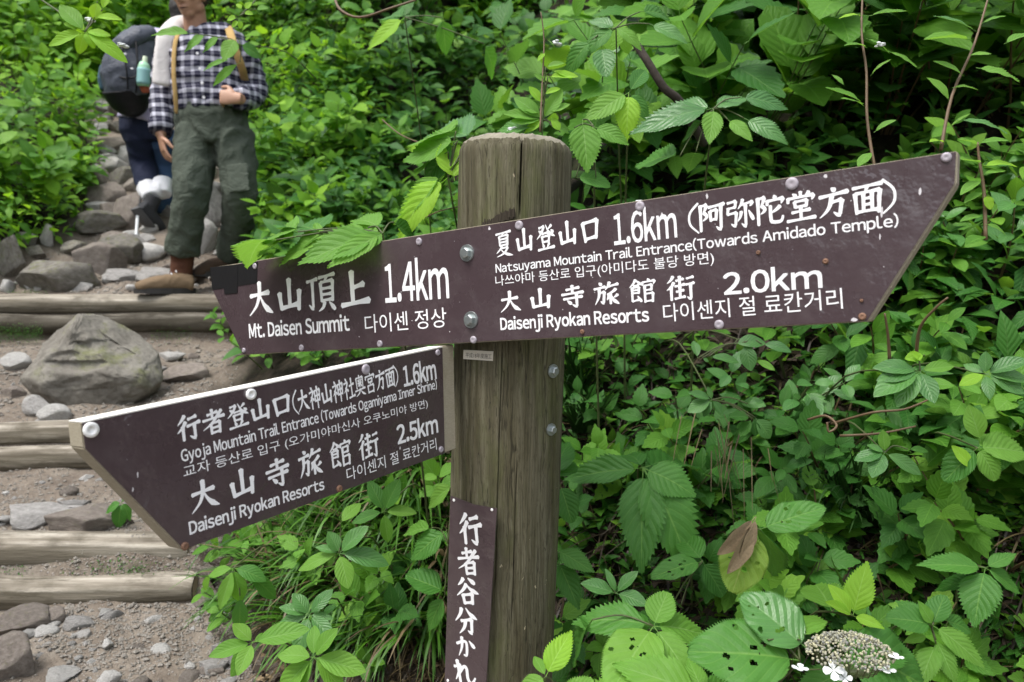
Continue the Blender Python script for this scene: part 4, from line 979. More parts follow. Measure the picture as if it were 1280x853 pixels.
 (830, 450, 5, .22, 4, .065, 'ell', ('deep', 'mid'), 'dim weed under the middle of the right board arm', 'plant'),
]
LFACE = Vector((.45, -.75, .5)).normalized()
BG_L = [
 (20, 255, 9, .50, 6, .11, 'ell', ('mid', 'far'), 'large-leaved shrub over the rocks at the left edge'),
 (75, 235, 9, .45, 6, .10, 'ell', ('mid', 'far'), 'leafy shrub drooping over the rocks left of the trail'),
 (20, 170, 10, .60, 6, .10, 'ell', ('far', 'mid'), 'dense shrub at the left edge at waist height of the hikers'),
 (75, 160, 10, .60, 6, .10, 'ell', ('far', 'light'), 'dense bright shrub left of the backpack'),
 (110, 190, 9, .45, 6, .09, 'ell', ('far', 'mid'), 'shrub leaning over the trail below the backpack'),
 (20, 100, 10, .75, 6, .11, 'ell', ('far', 'mid'), 'tall shrub at the left edge at shoulder height of the hikers'),
 (70, 80, 10, .75, 6, .11, 'ell', ('far', 'light'), 'tall bright shrub up and left of the backpack'),
 (112, 120, 9, .6, 6, .10, 'ell', ('far', 'light'), 'bright shrub touching the left side of the backpack'),
 (20, 20, 9, .95, 6, .12, 'ell', ('mid', 'far'), 'dark tall shrub in the upper left corner'),
 (90, 10, 9, .95, 6, .12, 'ell', ('far', 'mid'), 'tall shrub under the top edge left of the backpack'),
 (150, 60, 9, .9, 6, .12, 'ell', ('far', 'mid'), 'shrub behind the backpack beyond the bend of the trail'),
 (180, 20, 9, 1., 6, .13, 'ell', ('mid', 'far'), 'far shrub between backpack and the face of the plaid hiker'),
 (230, 60, 8, .9, 6, .13, 'ell', ('mid', 'far'), 'far shrub hidden mostly behind the plaid hiker'),
 (300, 60, 8, .9, 6, .12, 'ell', ('mid', 'far'), 'far shrub above the right shoulder of the plaid hiker'),
 (-40, 200, 8, .6, 6, .11, 'ell', ('mid',), 'shrub cut by the left edge beside the trail'),
]
for (px, py, ns, L, nn, ls, kind, mats, label, cat) in BG:
    p = at_ground(px, py, 1.5)
    if px > 640 and py < 260: ls *= 1.85; L *= 1.15; nn = 4; kind = rng.choice(('ovate', 'round', 'ovate'))
    elif px > 640: ls *= 1.12
    elif py < 235 and px < 660: ls *= 1.65; nn = max(4, nn - 1); kind = rng.choice((kind, 'ovate', 'round'))
    elif py < 330: ls *= 1.32
    else: ls *= 1.12
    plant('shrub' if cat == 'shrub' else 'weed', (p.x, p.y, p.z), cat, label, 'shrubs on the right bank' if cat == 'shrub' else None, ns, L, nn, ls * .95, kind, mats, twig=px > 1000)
for (px, py, ns, L, nn, ls, kind, mats, label) in BG_L:
    p = at_ground(px, py, 2.0); far = p.y > 6
    plant('shrub', (p.x, p.y, p.z), 'shrub', label, 'shrubs on the left bank', ns + 2, L * (1.2 if far else 1.0), nn, ls * 1.45, kind, mats, face=LFACE, lean=Vector((.25 if not far else 0, -.3, 0)))
# the mass of leaves behind and between: countless, one mesh
def leaf_mass(name, label, n, gen, mats, seed):
    r = random.Random(seed); V = []; Fc = []; UV = []; MI = []
    for i in range(n):
        g = gen(r)
        if g is None: continue
        p, L, face = g
        y = (Vector((r.gauss(0, .6), r.gauss(0, .45), r.gauss(-.25, .35))) + face * .6).normalized()
        nv = (Vector((0, 0, .8)) + face * .7 + Vector((r.gauss(0, .3), r.gauss(0, .3), r.gauss(0, .2)))); z = (nv - y * nv.dot(y)).normalized(); x = y.cross(z)
        w = L * r.uniform(.2, .27); i0 = len(V)
        for a, b, c in ((0, 0, 0), (-w, .38 * L, .25 * w), (0, .42 * L, 0), (w, .38 * L, .25 * w), (-w * .62, .72 * L, -.02 * L), (0, .75 * L, -.05 * L), (w * .62, .72 * L, -.02 * L), (0, L, -.16 * L)):
            V.append(p + x * a + y * b + z * c)
        Fc += [(i0, i0 + 2, i0 + 1), (i0, i0 + 3, i0 + 2), (i0 + 1, i0 + 2, i0 + 5, i0 + 4), (i0 + 2, i0 + 3, i0 + 6, i0 + 5), (i0 + 4, i0 + 5, i0 + 7), (i0 + 5, i0 + 6, i0 + 7)]
        UV += [(.5, 0), (.5, .42), (0, .4), (.5, 0), (1, .4), (.5, .42), (0, .4), (.5, .42), (.5, .75), (.15, .72), (.5, .42), (1, .4), (.85, .72), (.5, .75), (.15, .72), (.5, .75), (.5, 1), (.5, .75), (.85, .72), (.5, 1)]
        MI += [r.randrange(len(mats))] * 6
    me = bpy.data.meshes.new(name); me.from_pydata([tuple(v) for v in V], [], Fc)
    ul = me.uv_layers.new(name='UVMap'); ul.data.foreach_set('uv', [c for q in UV for c in q])
    for m_ in mats: me.materials.append(LM[m_])
    me.polygons.foreach_set('material_index', MI); me.shade_smooth()
    return tag(link(name, me), label, None, None, 'stuff')
def gen_right(r):
    px = r.uniform(315, 1400); py = r.uniform(-160, 560 if px > 1000 else 330)
    if r.random() < .38: px = r.uniform(300, 640)
    dr = (P(px, py, 1.) - EYE); dr /= dr.y; key = (int(px / 12), int(py / 12))
    if key not in GC: GC[key] = at_ground(key[0] * 12 + 6, key[1] * 12 + 6, 1.5, 12).y
    D = GC[key]; cl = noise.noise(Vector((px * .016, py * .016, 2)))
    if cl < -.18 and r.random() < .85: return None
    if py > 440 and px < 1090: return None
    y = D - r.uniform(.0, .26) * (1 if D < 3.5 else 2.2) ; p = EYE + dr * y
    if p.x < lerp_tab(T_R, y) + .06: return None
    return p, r.uniform(.075, .14) * (1.25 if D > 3 else .8), VOUT
GC = {}
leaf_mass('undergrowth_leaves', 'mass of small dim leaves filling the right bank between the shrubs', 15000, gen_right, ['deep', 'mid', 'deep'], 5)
def gen_mid(r):
    px = r.uniform(318, 470); py = r.uniform(-40, 330)
    p, L, f = gen_right(r) or (None, 0, None)
    dr = (P(px, py, 1.) - EYE); dr /= dr.y; key = (int(px / 12), int(py / 12))
    if key not in GC: GC[key] = at_ground(key[0] * 12 + 6, key[1] * 12 + 6, 1.5, 12).y
    y = GC[key] - r.uniform(.05, .4); p = EYE + dr * y
    if p.x < lerp_tab(T_R, y) + .04: return None
    return p, r.uniform(.06, .11), VOUT
leaf_mass('undergrowth_leaves', 'mass of yellow-green leaves, coloured bright as if sunlit, at the right edge of the trail beside the plaid hiker', 3600, gen_mid, ['far', 'far', 'mid', 'light'], 15)  # yellow-green foliage, with a sunlit look put into the lighter leaf colours
def gen_left(r):
    px = r.uniform(-120, 330); py = r.uniform(-160, 300)
    dr = (P(px, py, 1.) - EYE); dr /= dr.y; key = (int(px / 12), int(py / 12), 1)
    if key not in GC: GC[key] = at_ground(key[0] * 12 + 6, key[1] * 12 + 6, 1.5, 16).y
    D = GC[key]; y = D - r.uniform(.0, .5); p = EYE + dr * y
    if lerp_tab(T_L, y) - .05 < p.x < lerp_tab(T_R, y) + .1: return None
    return p, r.uniform(.07, .12), LFACE
leaf_mass('bank_leaves', 'mass of fresh green leaves covering the left bank and the slope behind the hikers', 9000, gen_left, ['far', 'mid'], 6)
def gen_far(r):
    y = r.uniform(8.6, 14); x = r.uniform(-.75 * y, .1 * y); z = ground(x, y) + r.uniform(0, 1.5) ** 1.0
    return Vector((x, y, z)), r.uniform(.17, .30), LFACE
leaf_mass('distant_foliage', 'far foliage beyond the bend of the trail', 18000, gen_far, ['far', 'far', 'mid'], 8)
# ---------------------------------------------------------------- nearer plants, leaf by leaf
def hero(name, cat, label, centre, leaves, foot=None, stemr=.0021, stem_mat=None, group=None, dn=None, dep=None):
    """centre: (px, py, depth) of the shoot; leaves: (tip px, tip py, kind, mat, width ratio, tip depth offset[, base px, base py])"""
    cx_, cy_, z = centre; c = P(cx_, cy_, z)
    if foot is None:
        f = at_ground(cx_ + 20, cy_ + 60, 1.35); 
        g = Vector((c.x + .03, max(c.y + .12, min(f.y, c.y + .5)), 0)); g.z = ground(g.x, g.y)
        if g.z > c.z - .02: g.z = c.z - .05
    elif len(foot) == 3: g = P(*foot)
    else: g = Vector((foot[0], foot[1], ground(foot[0], foot[1])))
    o = empty(name, g); tag(o, label, cat, group)
    mid = (c + g) / 2 + Vector((.0, .04, .04)); stem_obj(o, [g - Vector((0, 0, .03)), mid, c], stemr * 1.4, stemr * .7, stem_mat)
    for lf in leaves:
        tx, ty, kind, mat, wr, dz = lf[:6]; mat = 'midh' if mat == 'mid' else mat
        b = c if len(lf) < 8 else P(lf[6], lf[7], z + (lf[8] if len(lf) > 8 else 0))
        t = P(tx, ty, z + dz); d = t - b; cam_ = (EYE - b).normalized()
        nv = cam_ * .75 + Vector((0, 0, .65)) + Vector((rng.gauss(0, .12), 0, rng.gauss(0, .1)))
        add_leaf(o, b, d, nv, d.length * 1.04, kind, mat, wr)
        if len(lf) >= 8 and (b - c).length > .02: stem_obj(o, [c, (b + c) / 2 + Vector((0, .01, .008)), b], .0016, .0012, stem_mat)
    return o
HO, HR, HE, HL, HH = 'hovate', 'hround', 'hell', 'hlance', 'hholed'
hero('leafy_plant', 'plant', 'whorl of five big drooping serrated leaves right of the lower post', (804, 585, 1.62), [
    (871, 613, HO, 'mid', 1.35, -.05), (702, 594, HO, 'mid', .75, .06), (800, 708, HO, 'mid', .85, -.12), (876, 702, HO, 'mid', 1.0, -.12), (905, 640, HO, 'deep', .9, .12), (775, 548, HO, 'deep', .8, .12), (880, 560, HO, 'deep', .7, .2)])
hero('leafy_plant', 'plant', 'plant whose heart-shaped leaf peeks out beside the right edge of the post', (690, 598, 1.55), [
    (716, 652, HR, 'mid', .95, -.03, 700, 606), (724, 566, HO, 'deep', .8, .1), (742, 712, HO, 'mid', .95, -.05, 696, 688), (724, 760, HO, 'mid', .9, -.05, 697, 700), (712, 540, HO, 'deep', .8, .1)], foot=(.10, 1.85))
hero('leafy_plant', 'plant', 'plant with a single upright bright yellow-green leaf touching the right foot of the post', (682, 846, 1.12), [
    (713, 785, HO, 'yellow', .95, .02), (668, 820, HE, 'light', .9, .03), (740, 850, HR, 'light', .9, 0, 700, 880), (650, 870, HR, 'light', 1., 0)], foot=(.05, 1.3))
hero('leafy_plant', 'plant', 'low rosette of large bright serrated leaves at the bottom, right of the post', (817, 783, 1.22), [
    (715, 760, HO, 'mid', .95, .02), (834, 740, HR, 'light', 1.15, .03), (764, 856, HH, 'light', 1.0, -.1), (890, 786, HO, 'light', 1.05, .02), (870, 850, HO, 'light', .9, -.07), (760, 800, HO, 'deep', .9, .1), (706, 830, HO, 'mid', .8, .1, 740, 775)])
hero('leafy_plant', 'plant', 'bottom-edge plant of bright broad leaves between post and white flower', (880, 870, 1.12), [
    (770, 826, HO, 'light', 1., .02), (815, 806, HO, 'light', .9, .05, 850, 870), (860, 820, HO, 'light', .9, .05), (700, 862, HO, 'light', 1., .05, 800, 880), (930, 850, HO, 'mid', 1., .05)])
hero('leafy_plant', 'plant', 'young pale plant with small grey-green leaves above the big rosette', (770, 742, 1.36), [
    (728, 728, HE, 'blue', 1., 0), (796, 714, HE, 'blue', .9, 0), (808, 752, HE, 'blue', 1.1, -.03), (760, 712, HE, 'blue', .7, 0)])
hero('leafy_plant', 'plant', 'plant with dark insect-eaten leaves left of the withered leaf', (878, 702, 1.5), [
    (816, 716, HH, 'mid', .75, -.03), (852, 670, HR, 'deep', .9, .08), (905, 745, HR, 'deep', .9, .0), (835, 740, HR, 'deep', .9, -.04, 850, 760), (800, 770, HR, 'mid', .9, -.04, 830, 780)])
w = hero('withered_plant', 'plant', 'half withered yellow leaf with brown curled edges, right of the whorl of big leaves', (942, 662, 1.38), [
    (916, 738, HH, 'wither', 1.15, -.04), (950, 715, HO, 'wither', .7, -.04, 938, 668)])
for (bx, by, tx, ty) in ((944, 646, 903, 698), (945, 646, 934, 704), (943, 650, 912, 720)):
    b = P(bx, by, 1.36); t = P(tx, ty, 1.33); add_leaf(w, b, t - b, Vector((.5, -.6, .3)), (t - b).length, 'hell', 'dry', .75)
hero('leafy_plant', 'plant', 'plant holding out one pierced green leaf right of the withered leaf', (950, 662, 1.42), [(1029, 632, HH, 'mid', .82, .0), (985, 700, HO, 'deep', .9, .12)])
hero('hydrangea_leaves', 'plant', 'hydrangea shoot with the biggest dark pierced leaves at the bottom, left of the white flower', (1000, 826, 1.08), [
    (866, 806, HH, 'mid', 1.05, .0), (930, 744, HH, 'blue', 1.15, .05, 1010, 812), (985, 745, HR, 'light', 1., .12, 1000, 800), (905, 770, HR, 'mid', 1., .14, 960, 800)], foot=(.4, 1.35))
hero('hydrangea_leaves', 'plant', 'hydrangea shoot with one broad dull leaf right behind the white flower', (1060, 838, 1.18), [
    (1172, 850, HH, 'mid', 1.2, .0, 1050, 812), (1120, 792, HR, 'mid', 1.1, .06), (990, 870, HO, 'mid', 1., 0)], foot=(.5, 1.4))
hero('leafy_plant', 'plant', 'bright yellow-green young shoot standing above the white flower', (1066, 770, 1.22), [
    (1083, 703, HO, 'yellow', 1.0, .0), (1041, 732, HE, 'yellow', .9, .0), (1035, 752, HE, 'yellow', .7, -.02), (1105, 782, HO, 'yellow', .8, -.03), (1018, 720, HR, 'light', .9, .1, 1040, 765)])
hero('leafy_plant', 'plant', 'compound-leaved light green plant right of the white flower', (1166, 782, 1.3), [
    (1112, 768, HR, 'mid', 1., .0), (1120, 748, HO, 'mid', .9, .05), (1150, 752, HO, 'light', .9, .0), (1180, 744, HR, 'mid', 1., .02), (1238, 830, HO, 'light', .85, -.04), (1218, 788, HO, 'mid', .9, .02, 1180, 775), (1130, 800, HO, 'light', .9, 0, 1160, 795), (1195, 850, HO, 'light', .9, -.05, 1170, 800), (1150, 850, HO, 'light', .9, -.05, 1170, 805)])
hero('leafy_plant', 'plant', 'plant with one large hanging leaf over the fallen root at the lower right', (1232, 710, 1.45), [
    (1216, 778, HO, 'mid', 1.2, -.05), (1150, 702, HO, 'mid', .7, .0), (1280, 740, HO, 'mid', .9, 0), (1165, 735, HO, 'deep', .8, .06, 1220, 725), (1270, 690, HO, 'mid', .9, .0)])
# lower left, between trail and post
hero('leafy_plant', 'plant', 'light green plant at the bottom left, its leaves reaching over the grey stones', (316, 803, 1.42), [
    (292, 780, HE, 'light', 1.2, 0), (262, 819, HE, 'light', .9, -.03), (297, 840, HE, 'light', 1., -.05), (281, 846, HE, 'light', .9, 0), (338, 792, HE, 'light', 1.1, .02), (384, 785, HE, 'light', .9, .0)], foot=(-.45, 1.72))
hero('leafy_plant', 'plant', 'grey-green whorled plant at the bottom, left of the nameplate', (387, 769, 1.5), [
    (368, 741, HE, 'blue', 1.2, 0), (412, 737, HE, 'blue', .9, 0), (345, 777, HE, 'blue', .9, 0), (416, 798, HE, 'blue', .9, -.03), (370, 816, HE, 'blue', 1., -.05), (416, 773, HE, 'blue', .8, 0), (350, 758, HE, 'blue', .9, 0)], foot=(-.38, 1.85))
hero('leafy_plant', 'plant', 'whorled plant with pointed pale leaves under the middle of the lower arrow board', (424, 692, 1.52), [
    (411, 665, HE, 'blue', 1.3, 0), (369, 707, HE, 'light', .8, 0), (436, 732, HE, 'light', 1.1, -.04), (458, 658, HE, 'blue', 1., 0), (486, 700, HE, 'blue', .9, 0), (455, 690, HE, 'mid', 1., .02), (395, 683, HE, 'blue', .8, 0), (450, 625, HE, 'light', .9, .04, 425, 655)], foot=(-.30, 1.95))
hero('leafy_plant', 'plant', 'light green plant at the bottom edge below the whorled grey-green one', (392, 822, 1.36), [
    (347, 815, HE, 'light', 1.2, 0), (456, 838, HE, 'light', 1., 0), (420, 786, HE, 'light', 1., 0), (366, 862, HE, 'light', 1., 0), (430, 862, HE, 'light', 1., 0), (340, 870, HE, 'light', .9, 0), (392, 780, HE, 'light', .9, .03)], foot=(-.38, 1.65))
hero('leafy_plant', 'plant', 'plant with hanging narrow leaves at the trail edge under the lower board', (292, 710, 1.75), [
    (258, 717, HE, 'light', .9, 0), (274, 762, HL, 'light', 1., -.03), (302, 754, HE, 'light', 1., 0), (333, 722, HE, 'mid', 1.1, 0), (350, 745, HE, 'mid', 1., .03, 310, 720), (300, 790, HE, 'mid', .9, 0, 300, 745)], foot=(-.60, 2.1))
hero('leafy_plant', 'plant', 'broad-leaved plant leaning against the left side of the post above the nameplate', (560, 680, 1.38), [
    (508, 697, HO, 'mid', 1.1, .0, 558, 664), (532, 634, HO, 'light', .9, .03, 566, 606), (509, 718, HR, 'mid', 1., 0, 556, 740), (540, 655, HO, 'mid', .9, .05), (530, 790, HO, 'mid', .9, 0, 556, 745), (500, 665, HO, 'light', .7, .06, 540, 660)], foot=(-.12, 1.62))
hero('leafy_plant', 'plant', 'thin plant with upright leaves in the grass under the lower board', (480, 640, 1.62), [
    (440, 652, HE, 'mid', .9, 0), (498, 600, HE, 'mid', 1.1, 0), (462, 600, HE, 'mid', .9, 0), (520, 640, HE, 'light', .9, 0), (485, 678, HE, 'light', .9, 0)], foot=(-.2, 2.05))
hero('weed', 'plant', 'little weed growing from the step beside the slanted end of the lower board', (152, 628, 2.35), [
    (128, 640, HO, 'mid', 1., 0), (146, 664, HO, 'mid', 1., 0), (165, 650, HO, 'mid', 1., 0), (160, 618, HO, 'mid', .9, 0)], foot=(-1.14, 2.40))
# around the upper board
hero('leafy_branch', 'branch', 'branch with long bright leaves lying over the left arm of the upper board', (478, 292, 1.36), [
    (371, 323, HO, 'light', .85, -.03), (410, 329, HO, 'light', .7, -.05), (426, 279, HO, 'light', .8, .02), (520, 300, HR, 'deep', 1., .05, 492, 278), (400, 300, HO, 'light', .9, .03, 460, 285), (350, 304, HO, 'light', .9, .08, 410, 292), (318, 312, HO, 'light', .9, .1, 370, 296), (338, 322, HO, 'light', .8, .04, 405, 300), (300, 296, HO, 'light', 1., .14, 345, 300), (440, 268, HO, 'light', .9, .08, 476, 284), (448, 312, HO, 'light', 1., -.02, 480, 290), (360, 276, HO, 'mid', 1., .16, 400, 290), (325, 285, HO, 'light', .9, .12, 372, 290)], foot=(-.20, 1.95))
hero('leafy_branch', 'branch', 'branch with one long folded bright leaf left of the post, below its top', (560, 222, 1.38), [
    (477, 290, HO, 'yellow', .85, .02), (486, 276, HO, 'light', .7, .06, 556, 218), (562, 176, HR, 'yellow', 1.1, .02, 568, 226), (500, 196, HO, 'light', 1.1, .05, 572, 176), (524, 226, HO, 'blue', 1.3, .07, 570, 178), (508, 170, HO, 'light', 1.2, .12, 570, 164), (535, 158, HO, 'blue', 1.1, .12, 592, 170), (515, 212, HO, 'mid', 1.1, .1, 560, 190), (545, 232, HR, 'light', 1., .06, 575, 200)], foot=(-.02, 1.9))
hero('leafy_branch', 'branch', 'branch with broad light leaves against the upper right side of the post', (742, 158, 1.5), [
    (786, 178, HO, 'light', .95, -.02), (735, 212, HO, 'light', 1.1, -.03, 728, 150), (704, 190, HO, 'mid', 1., 0, 718, 160), (765, 225, HR, 'mid', .9, .0, 720, 222), (728, 250, HR, 'mid', .9, .05, 745, 222)], foot=(.22, 1.95))
hero('leafy_branch', 'branch', 'branch carrying a pair of drooping leaves above the distance 1.6km', (786, 116, 1.58), [
    (731, 147, HO, 'light', .9, -.02), (783, 168, HO, 'yellow', 1., -.03), (815, 150, HO, 'mid', .9, 0), (810, 80, HE, 'mid', .8, .04)], foot=(.3, 2.1))
hero('leafy_branch', 'branch', 'long branch with wet shiny serrated leaves over the right arm of the upper board', (892, 136, 1.42), [
    (787, 152, HO, 'blue', .7, .0), (824, 124, HO, 'blue', .9, .04), (935, 118, HO, 'blue', .9, .02), (888, 176, HO, 'light', .9, -.04), (850, 175, HO, 'mid', .9, .05, 880, 150), (990, 128, HO, 'blue', .85, .0, 925, 122), (986, 172, HO, 'blue', .8, -.04, 930, 148), (940, 170, HO, 'light', .8, -.04, 910, 150), (860, 205, HO, 'mid', 1., .08, 870, 190), (790, 200, HO, 'mid', .9, .12, 850, 195)], foot=(.45, 2.0))
hero('leafy_branch', 'branch', 'branch with large pointed leaves at the top, up and right of the post', (770, 35, 1.75), [
    (758, 94, HR, 'blue', .9, -.03, 752, 58), (722, 62, HO, 'mid', .9, .0), (860, 50, HO, 'blue', .8, -.02, 812, 30), (804, 52, HO, 'light', .9, -.03), (735, 20, HO, 'blue', .9, .02), (698, 90, HO, 'mid', 1., .03, 740, 50), (850, 12, HO, 'mid', .8, .05, 800, 15)], foot=(.35, 2.5))
hero('leafy_branch', 'branch', 'sprig with white buds rising just behind the post top', (678, 150, 1.48), [
    (700, 110, HE, 'yellow', .8, 0, 680, 118), (722, 94, HE, 'yellow', .8, 0, 685, 96), (644, 118, HE, 'light', .9, 0), (640, 150, HE, 'light', 1., 0), (690, 145, HO, 'yellow', 1., 0, 700, 165), (655, 165, HO, 'yellow', 1., 0), (703, 112, HE, 'light', .8, 0), (630, 140, HE, 'light', .7, 0), (662, 108, HE, 'yellow', .9, 0, 678, 130), (712, 128, HO, 'light', 1., 0, 684, 140), (650, 132, HO, 'light', 1., 0, 676, 142), (705, 78, HE, 'light', .8, 0, 682, 84), (720, 160, HO, 'light', 1., .02, 690, 158), (620, 160, HO, 'mid', 1., .03, 668, 158), (668, 92, HE, 'light', .8, 0, 682, 104)], foot=(.06, 1.9))
hero('leafy_branch', 'branch', 'branch with one bright pointed leaf at the top between hiker and post', (506, 22, 2.1), [(458, 58, HO, 'yellow', .75, 0), (560, 70, HO, 'mid', 1.1, .05, 552, 22), (625, 100, HO, 'mid', 1.1, .1, 605, 55), (470, 10, HO, 'mid', .8, .1)], foot=(-.3, 3.2))
hero('leafy_branch', 'branch', 'branch hanging large pale leaves in front of the chest of the plaid hiker', (300, 56, 2.5), [
    (188, 40, HO, 'light', .6, 0, 240, 42), (226, 60, HO, 'light', .9, 0, 258, 44), (250, 62, HO, 'light', .9, 0, 275, 46), (278, 74, HO, 'light', 1.2, -.03, 295, 48), (262, 104, HL, 'light', .8, 0, 300, 78), (330, 70, HO, 'mid', 1.2, .05), (250, 82, HL, 'light', .8, 0, 290, 74)], foot=(395, 90, 3.4))
hero('leafy_branch', 'branch', 'sprig of small bright round leaves beside the shoulder of the plaid hiker', (300, 20, 1.9), [
    (283, 24, 'round', 'yellow', .9, 0, 296, 22), (290, 34, 'round', 'yellow', .9, 0, 298, 26), (300, 36, 'round', 'yellow', .9, 0, 301, 26), (296, 4, 'round', 'yellow', .9, 0, 302, 12), (314, 2, 'round', 'yellow', .9, 0, 306, 12), (316, 18, 'round', 'yellow', .9, 0, 305, 16), (335, 10, 'round', 'light', .9, 0, 320, 12)], foot=(380, -40, 2.4))
hero('leafy_branch', 'branch', 'sprig of bright yellow-green leaves and white buds at the top left, near the backpack', (106, 40, 1.7), [
    (80, 28, 'hell', 'yellow', 1.2, 0, 100, 36), (92, 24, 'hell', 'yellow', 1.1, 0), (118, 24, 'hell', 'yellow', 1.4, 0, 122, 2), (118, 58, 'hround', 'yellow', .8, 0), (98, 66, 'hround', 'yellow', .8, 0), (150, 20, 'hell', 'yellow', .8, 0, 118, 22), (136, 40, 'hell', 'yellow', .9, 0), (158, 70, 'hell', 'yellow', .7, 0), (60, 55, 'hell', 'yellow', .8, 0), (135, -8, 'hell', 'yellow', 1., 0, 128, 12), (75, 5, 'hell', 'light', 1., 0)], foot=(-60, -30, 2.1))
# glossy spray right, under the board
hero('leafy_branch', 'branch', 'wet shining spray of leaves with a curled pale top leaf, right of the board end', (1150, 464, 1.42), [
    (1096, 454, HE, 'blue', .9, 0), (1100, 470, HE, 'blue', .9, -.01), (1094, 492, HE, 'blue', 1.0, -.02), (1122, 502, HE, 'blue', 1.0, -.03), (1168, 502, HE, 'blue', 1.1, -.04), (1132, 448, HE, 'yellow', 1.3, .0, 1156, 444), (1192, 456, HE, 'light', .9, 0), (1166, 478, HE, 'light', 1., .02), (1140, 440, HE, 'yellow', 1.1, -.01, 1153, 452)], foot=(.72, 1.95))
hero('leafy_branch', 'branch', 'wet shining spray of leaves reaching to the right edge under the board', (1232, 468, 1.42), [
    (1200, 478, HE, 'yellow', 1., 0), (1232, 440, HE, 'blue', 1.2, 0), (1285, 448, HE, 'blue', 1., -.02), (1290, 470, HE, 'blue', 1., -.02), (1238, 496, HE, 'blue', .9, -.03), (1284, 488, HE, 'blue', .9, -.03), (1205, 452, HE, 'blue', 1., .03)], foot=(.9, 1.95))
hero('leafy_branch', 'branch', 'pale young shoot with oval leaves below the thin bent twigs on the right', (1106, 566, 1.5), [
    (1104, 538, HE, 'light', 1.1, 0), (1070, 570, HE, 'blue', 1.1, -.01), (1090, 592, HE, 'blue', 1.2, -.03), (1152, 592, HE, 'blue', .9, -.02), (1085, 556, HE, 'blue', .9, 0), (1162, 562, HE, 'mid', .8, 0, 1135, 562)], foot=(.76, 1.9))
hero('leafy_branch', 'branch', 'bright oval leaves at the right side, halfway between board and bottom', (1222, 560, 1.42), [
    (1212, 508, HE, 'light', 1.2, 0, 1226, 552), (1192, 558, HE, 'yellow', .9, 0, 1218, 588), (1250, 600, HR, 'light', .9, -.02), (1285, 560, HR, 'light', 1., 0), (1250, 540, HE, 'light', 1., .03), (1180, 600, HR, 'mid', 1., .02)], foot=(.9, 1.8))
hero('leafy_branch', 'branch', 'dark glossy leaves hanging below the board, above the bare soil', (932, 428, 1.62), [
    (886, 452, HE, 'blue', 1.3, 0, 878, 448), (924, 452, HE, 'blue', .8, 0, 886, 446), (958, 424, HE, 'blue', 1.1, 0, 918, 430), (968, 462, HE, 'light', .8, -.03, 944, 450), (938, 462, HE, 'blue', 1.2, -.02), (990, 436, HE, 'blue', .9, -.02, 952, 430), (868, 424, HE, 'blue', .9, .02, 872, 448)], foot=(.42, 2.2))
hero('leafy_branch', 'branch', 'dark oval leaves in whorls above the dark hollow right of the post', (890, 500, 1.65), [
    (860, 514, HE, 'blue', 1.3, 0), (878, 520, HE, 'blue', 1.1, 0), (904, 518, HE, 'blue', 1.1, 0), (862, 490, HE, 'blue', .9, 0), (912, 520, HR, 'deep', .9, 0, 938, 522), (925, 545, HE, 'deep', 1.3, 0, 940, 524), (945, 545, HE, 'deep', 1.3, 0, 942, 524), (966, 548, HE, 'blue', 1.3, 0, 944, 522), (885, 484, HE, 'blue', .9, 0), (955, 500, HE, 'blue', 1., 0, 935, 505)], foot=(.42, 2.25))
# ---------------------------------------------------------------- twigs and slim stems
def twig(name, label, pix, r0, r1, leaves=(), mat=None, cat='twig'):
    pts = [P(*q) for q in pix]; o = empty(name, pts[0]); tag(o, label, cat)
    stem_obj(o, pts, r0, r1, mat or M_TWIG, 'stem', 8)
    for (bx, by, tx, ty, kind, m_, wr, z) in leaves:
        b = P(bx, by, z); t = P(tx, ty, z + rng.uniform(-.03, .01)); add_leaf(o, b, t - b, (EYE - b).normalized() * .5 + Vector((0, 0, .8)), (t - b).length, kind, m_, wr)
    return o
twig('young_stem', 'slim reddish upright stem with few small leaves behind the right arm of the board', [(1094, 215, 1.25), (1084, 150, 1.27), (1083, 90, 1.285), (1077, 40, 1.3), (1079, -20, 1.33)], .0027, .0015, [
    (1084, 60, 1058, 48, 'hlance', 'light', .9, 1.29), (1082, 48, 1118, 60, 'hlance', 'light', .9, 1.29), (1092, 166, 1118, 146, 'hell', 'light', 1., 1.26), (1080, 130, 1034, 105, 'hlance', 'light', .9, 1.27), (1056, 108, 1042, 90, 'hlance', 'light', .9, 1.27), (1080, 133, 1055, 115, 'hell', 'light', .9, 1.27), (1086, 20, 1135, 10, 'hlance', 'light', .8, 1.3), (1078, 20, 1050, 16, 'hlance', 'yellow', .9, 1.3), (1088, 95, 1110, 70, 'hlance', 'light', .9, 1.28), (1110, 64, 1150, 82, 'hlance', 'light', .8, 1.28), (1090, 190, 1072, 203, 'hell', 'light', .9, 1.26)])
twig('young_stem', 'slanting reddish stem with small fresh leaves above the pointed board end', [(1176, 188, 1.22), (1190, 120, 1.24), (1218, 55, 1.27), (1240, -20, 1.3)], .0029, .0015, [
    (1205, 95, 1168, 74, 'hell', 'light', .9, 1.24), (1210, 70, 1240, 66, 'hell', 'light', .9, 1.25), (1188, 128, 1165, 92, 'hell', 'light', .8, 1.24), (1186, 160, 1212, 140, 'hlance', 'light', .8, 1.23), (1196, 150, 1270, 155, 'hlance', 'blue', .8, 1.22), (1226, 30, 1258, 14, 'hlance', 'light', .8, 1.26), (1222, 40, 1170, 14, 'hlance', 'blue', .8, 1.26), (1215, 50, 1156, 44, 'hell', 'light', .6, 1.25), (1220, 85, 1282, 92, 'hovate', 'light', .8, 1.22), (1190, 110, 1225, 105, 'hlance', 'light', .9, 1.24), (1180, 178, 1164, 172, 'hell', 'yellow', .9, 1.22), (1255, 55, 1290, 40, 'hell', 'light', .9, 1.24)])
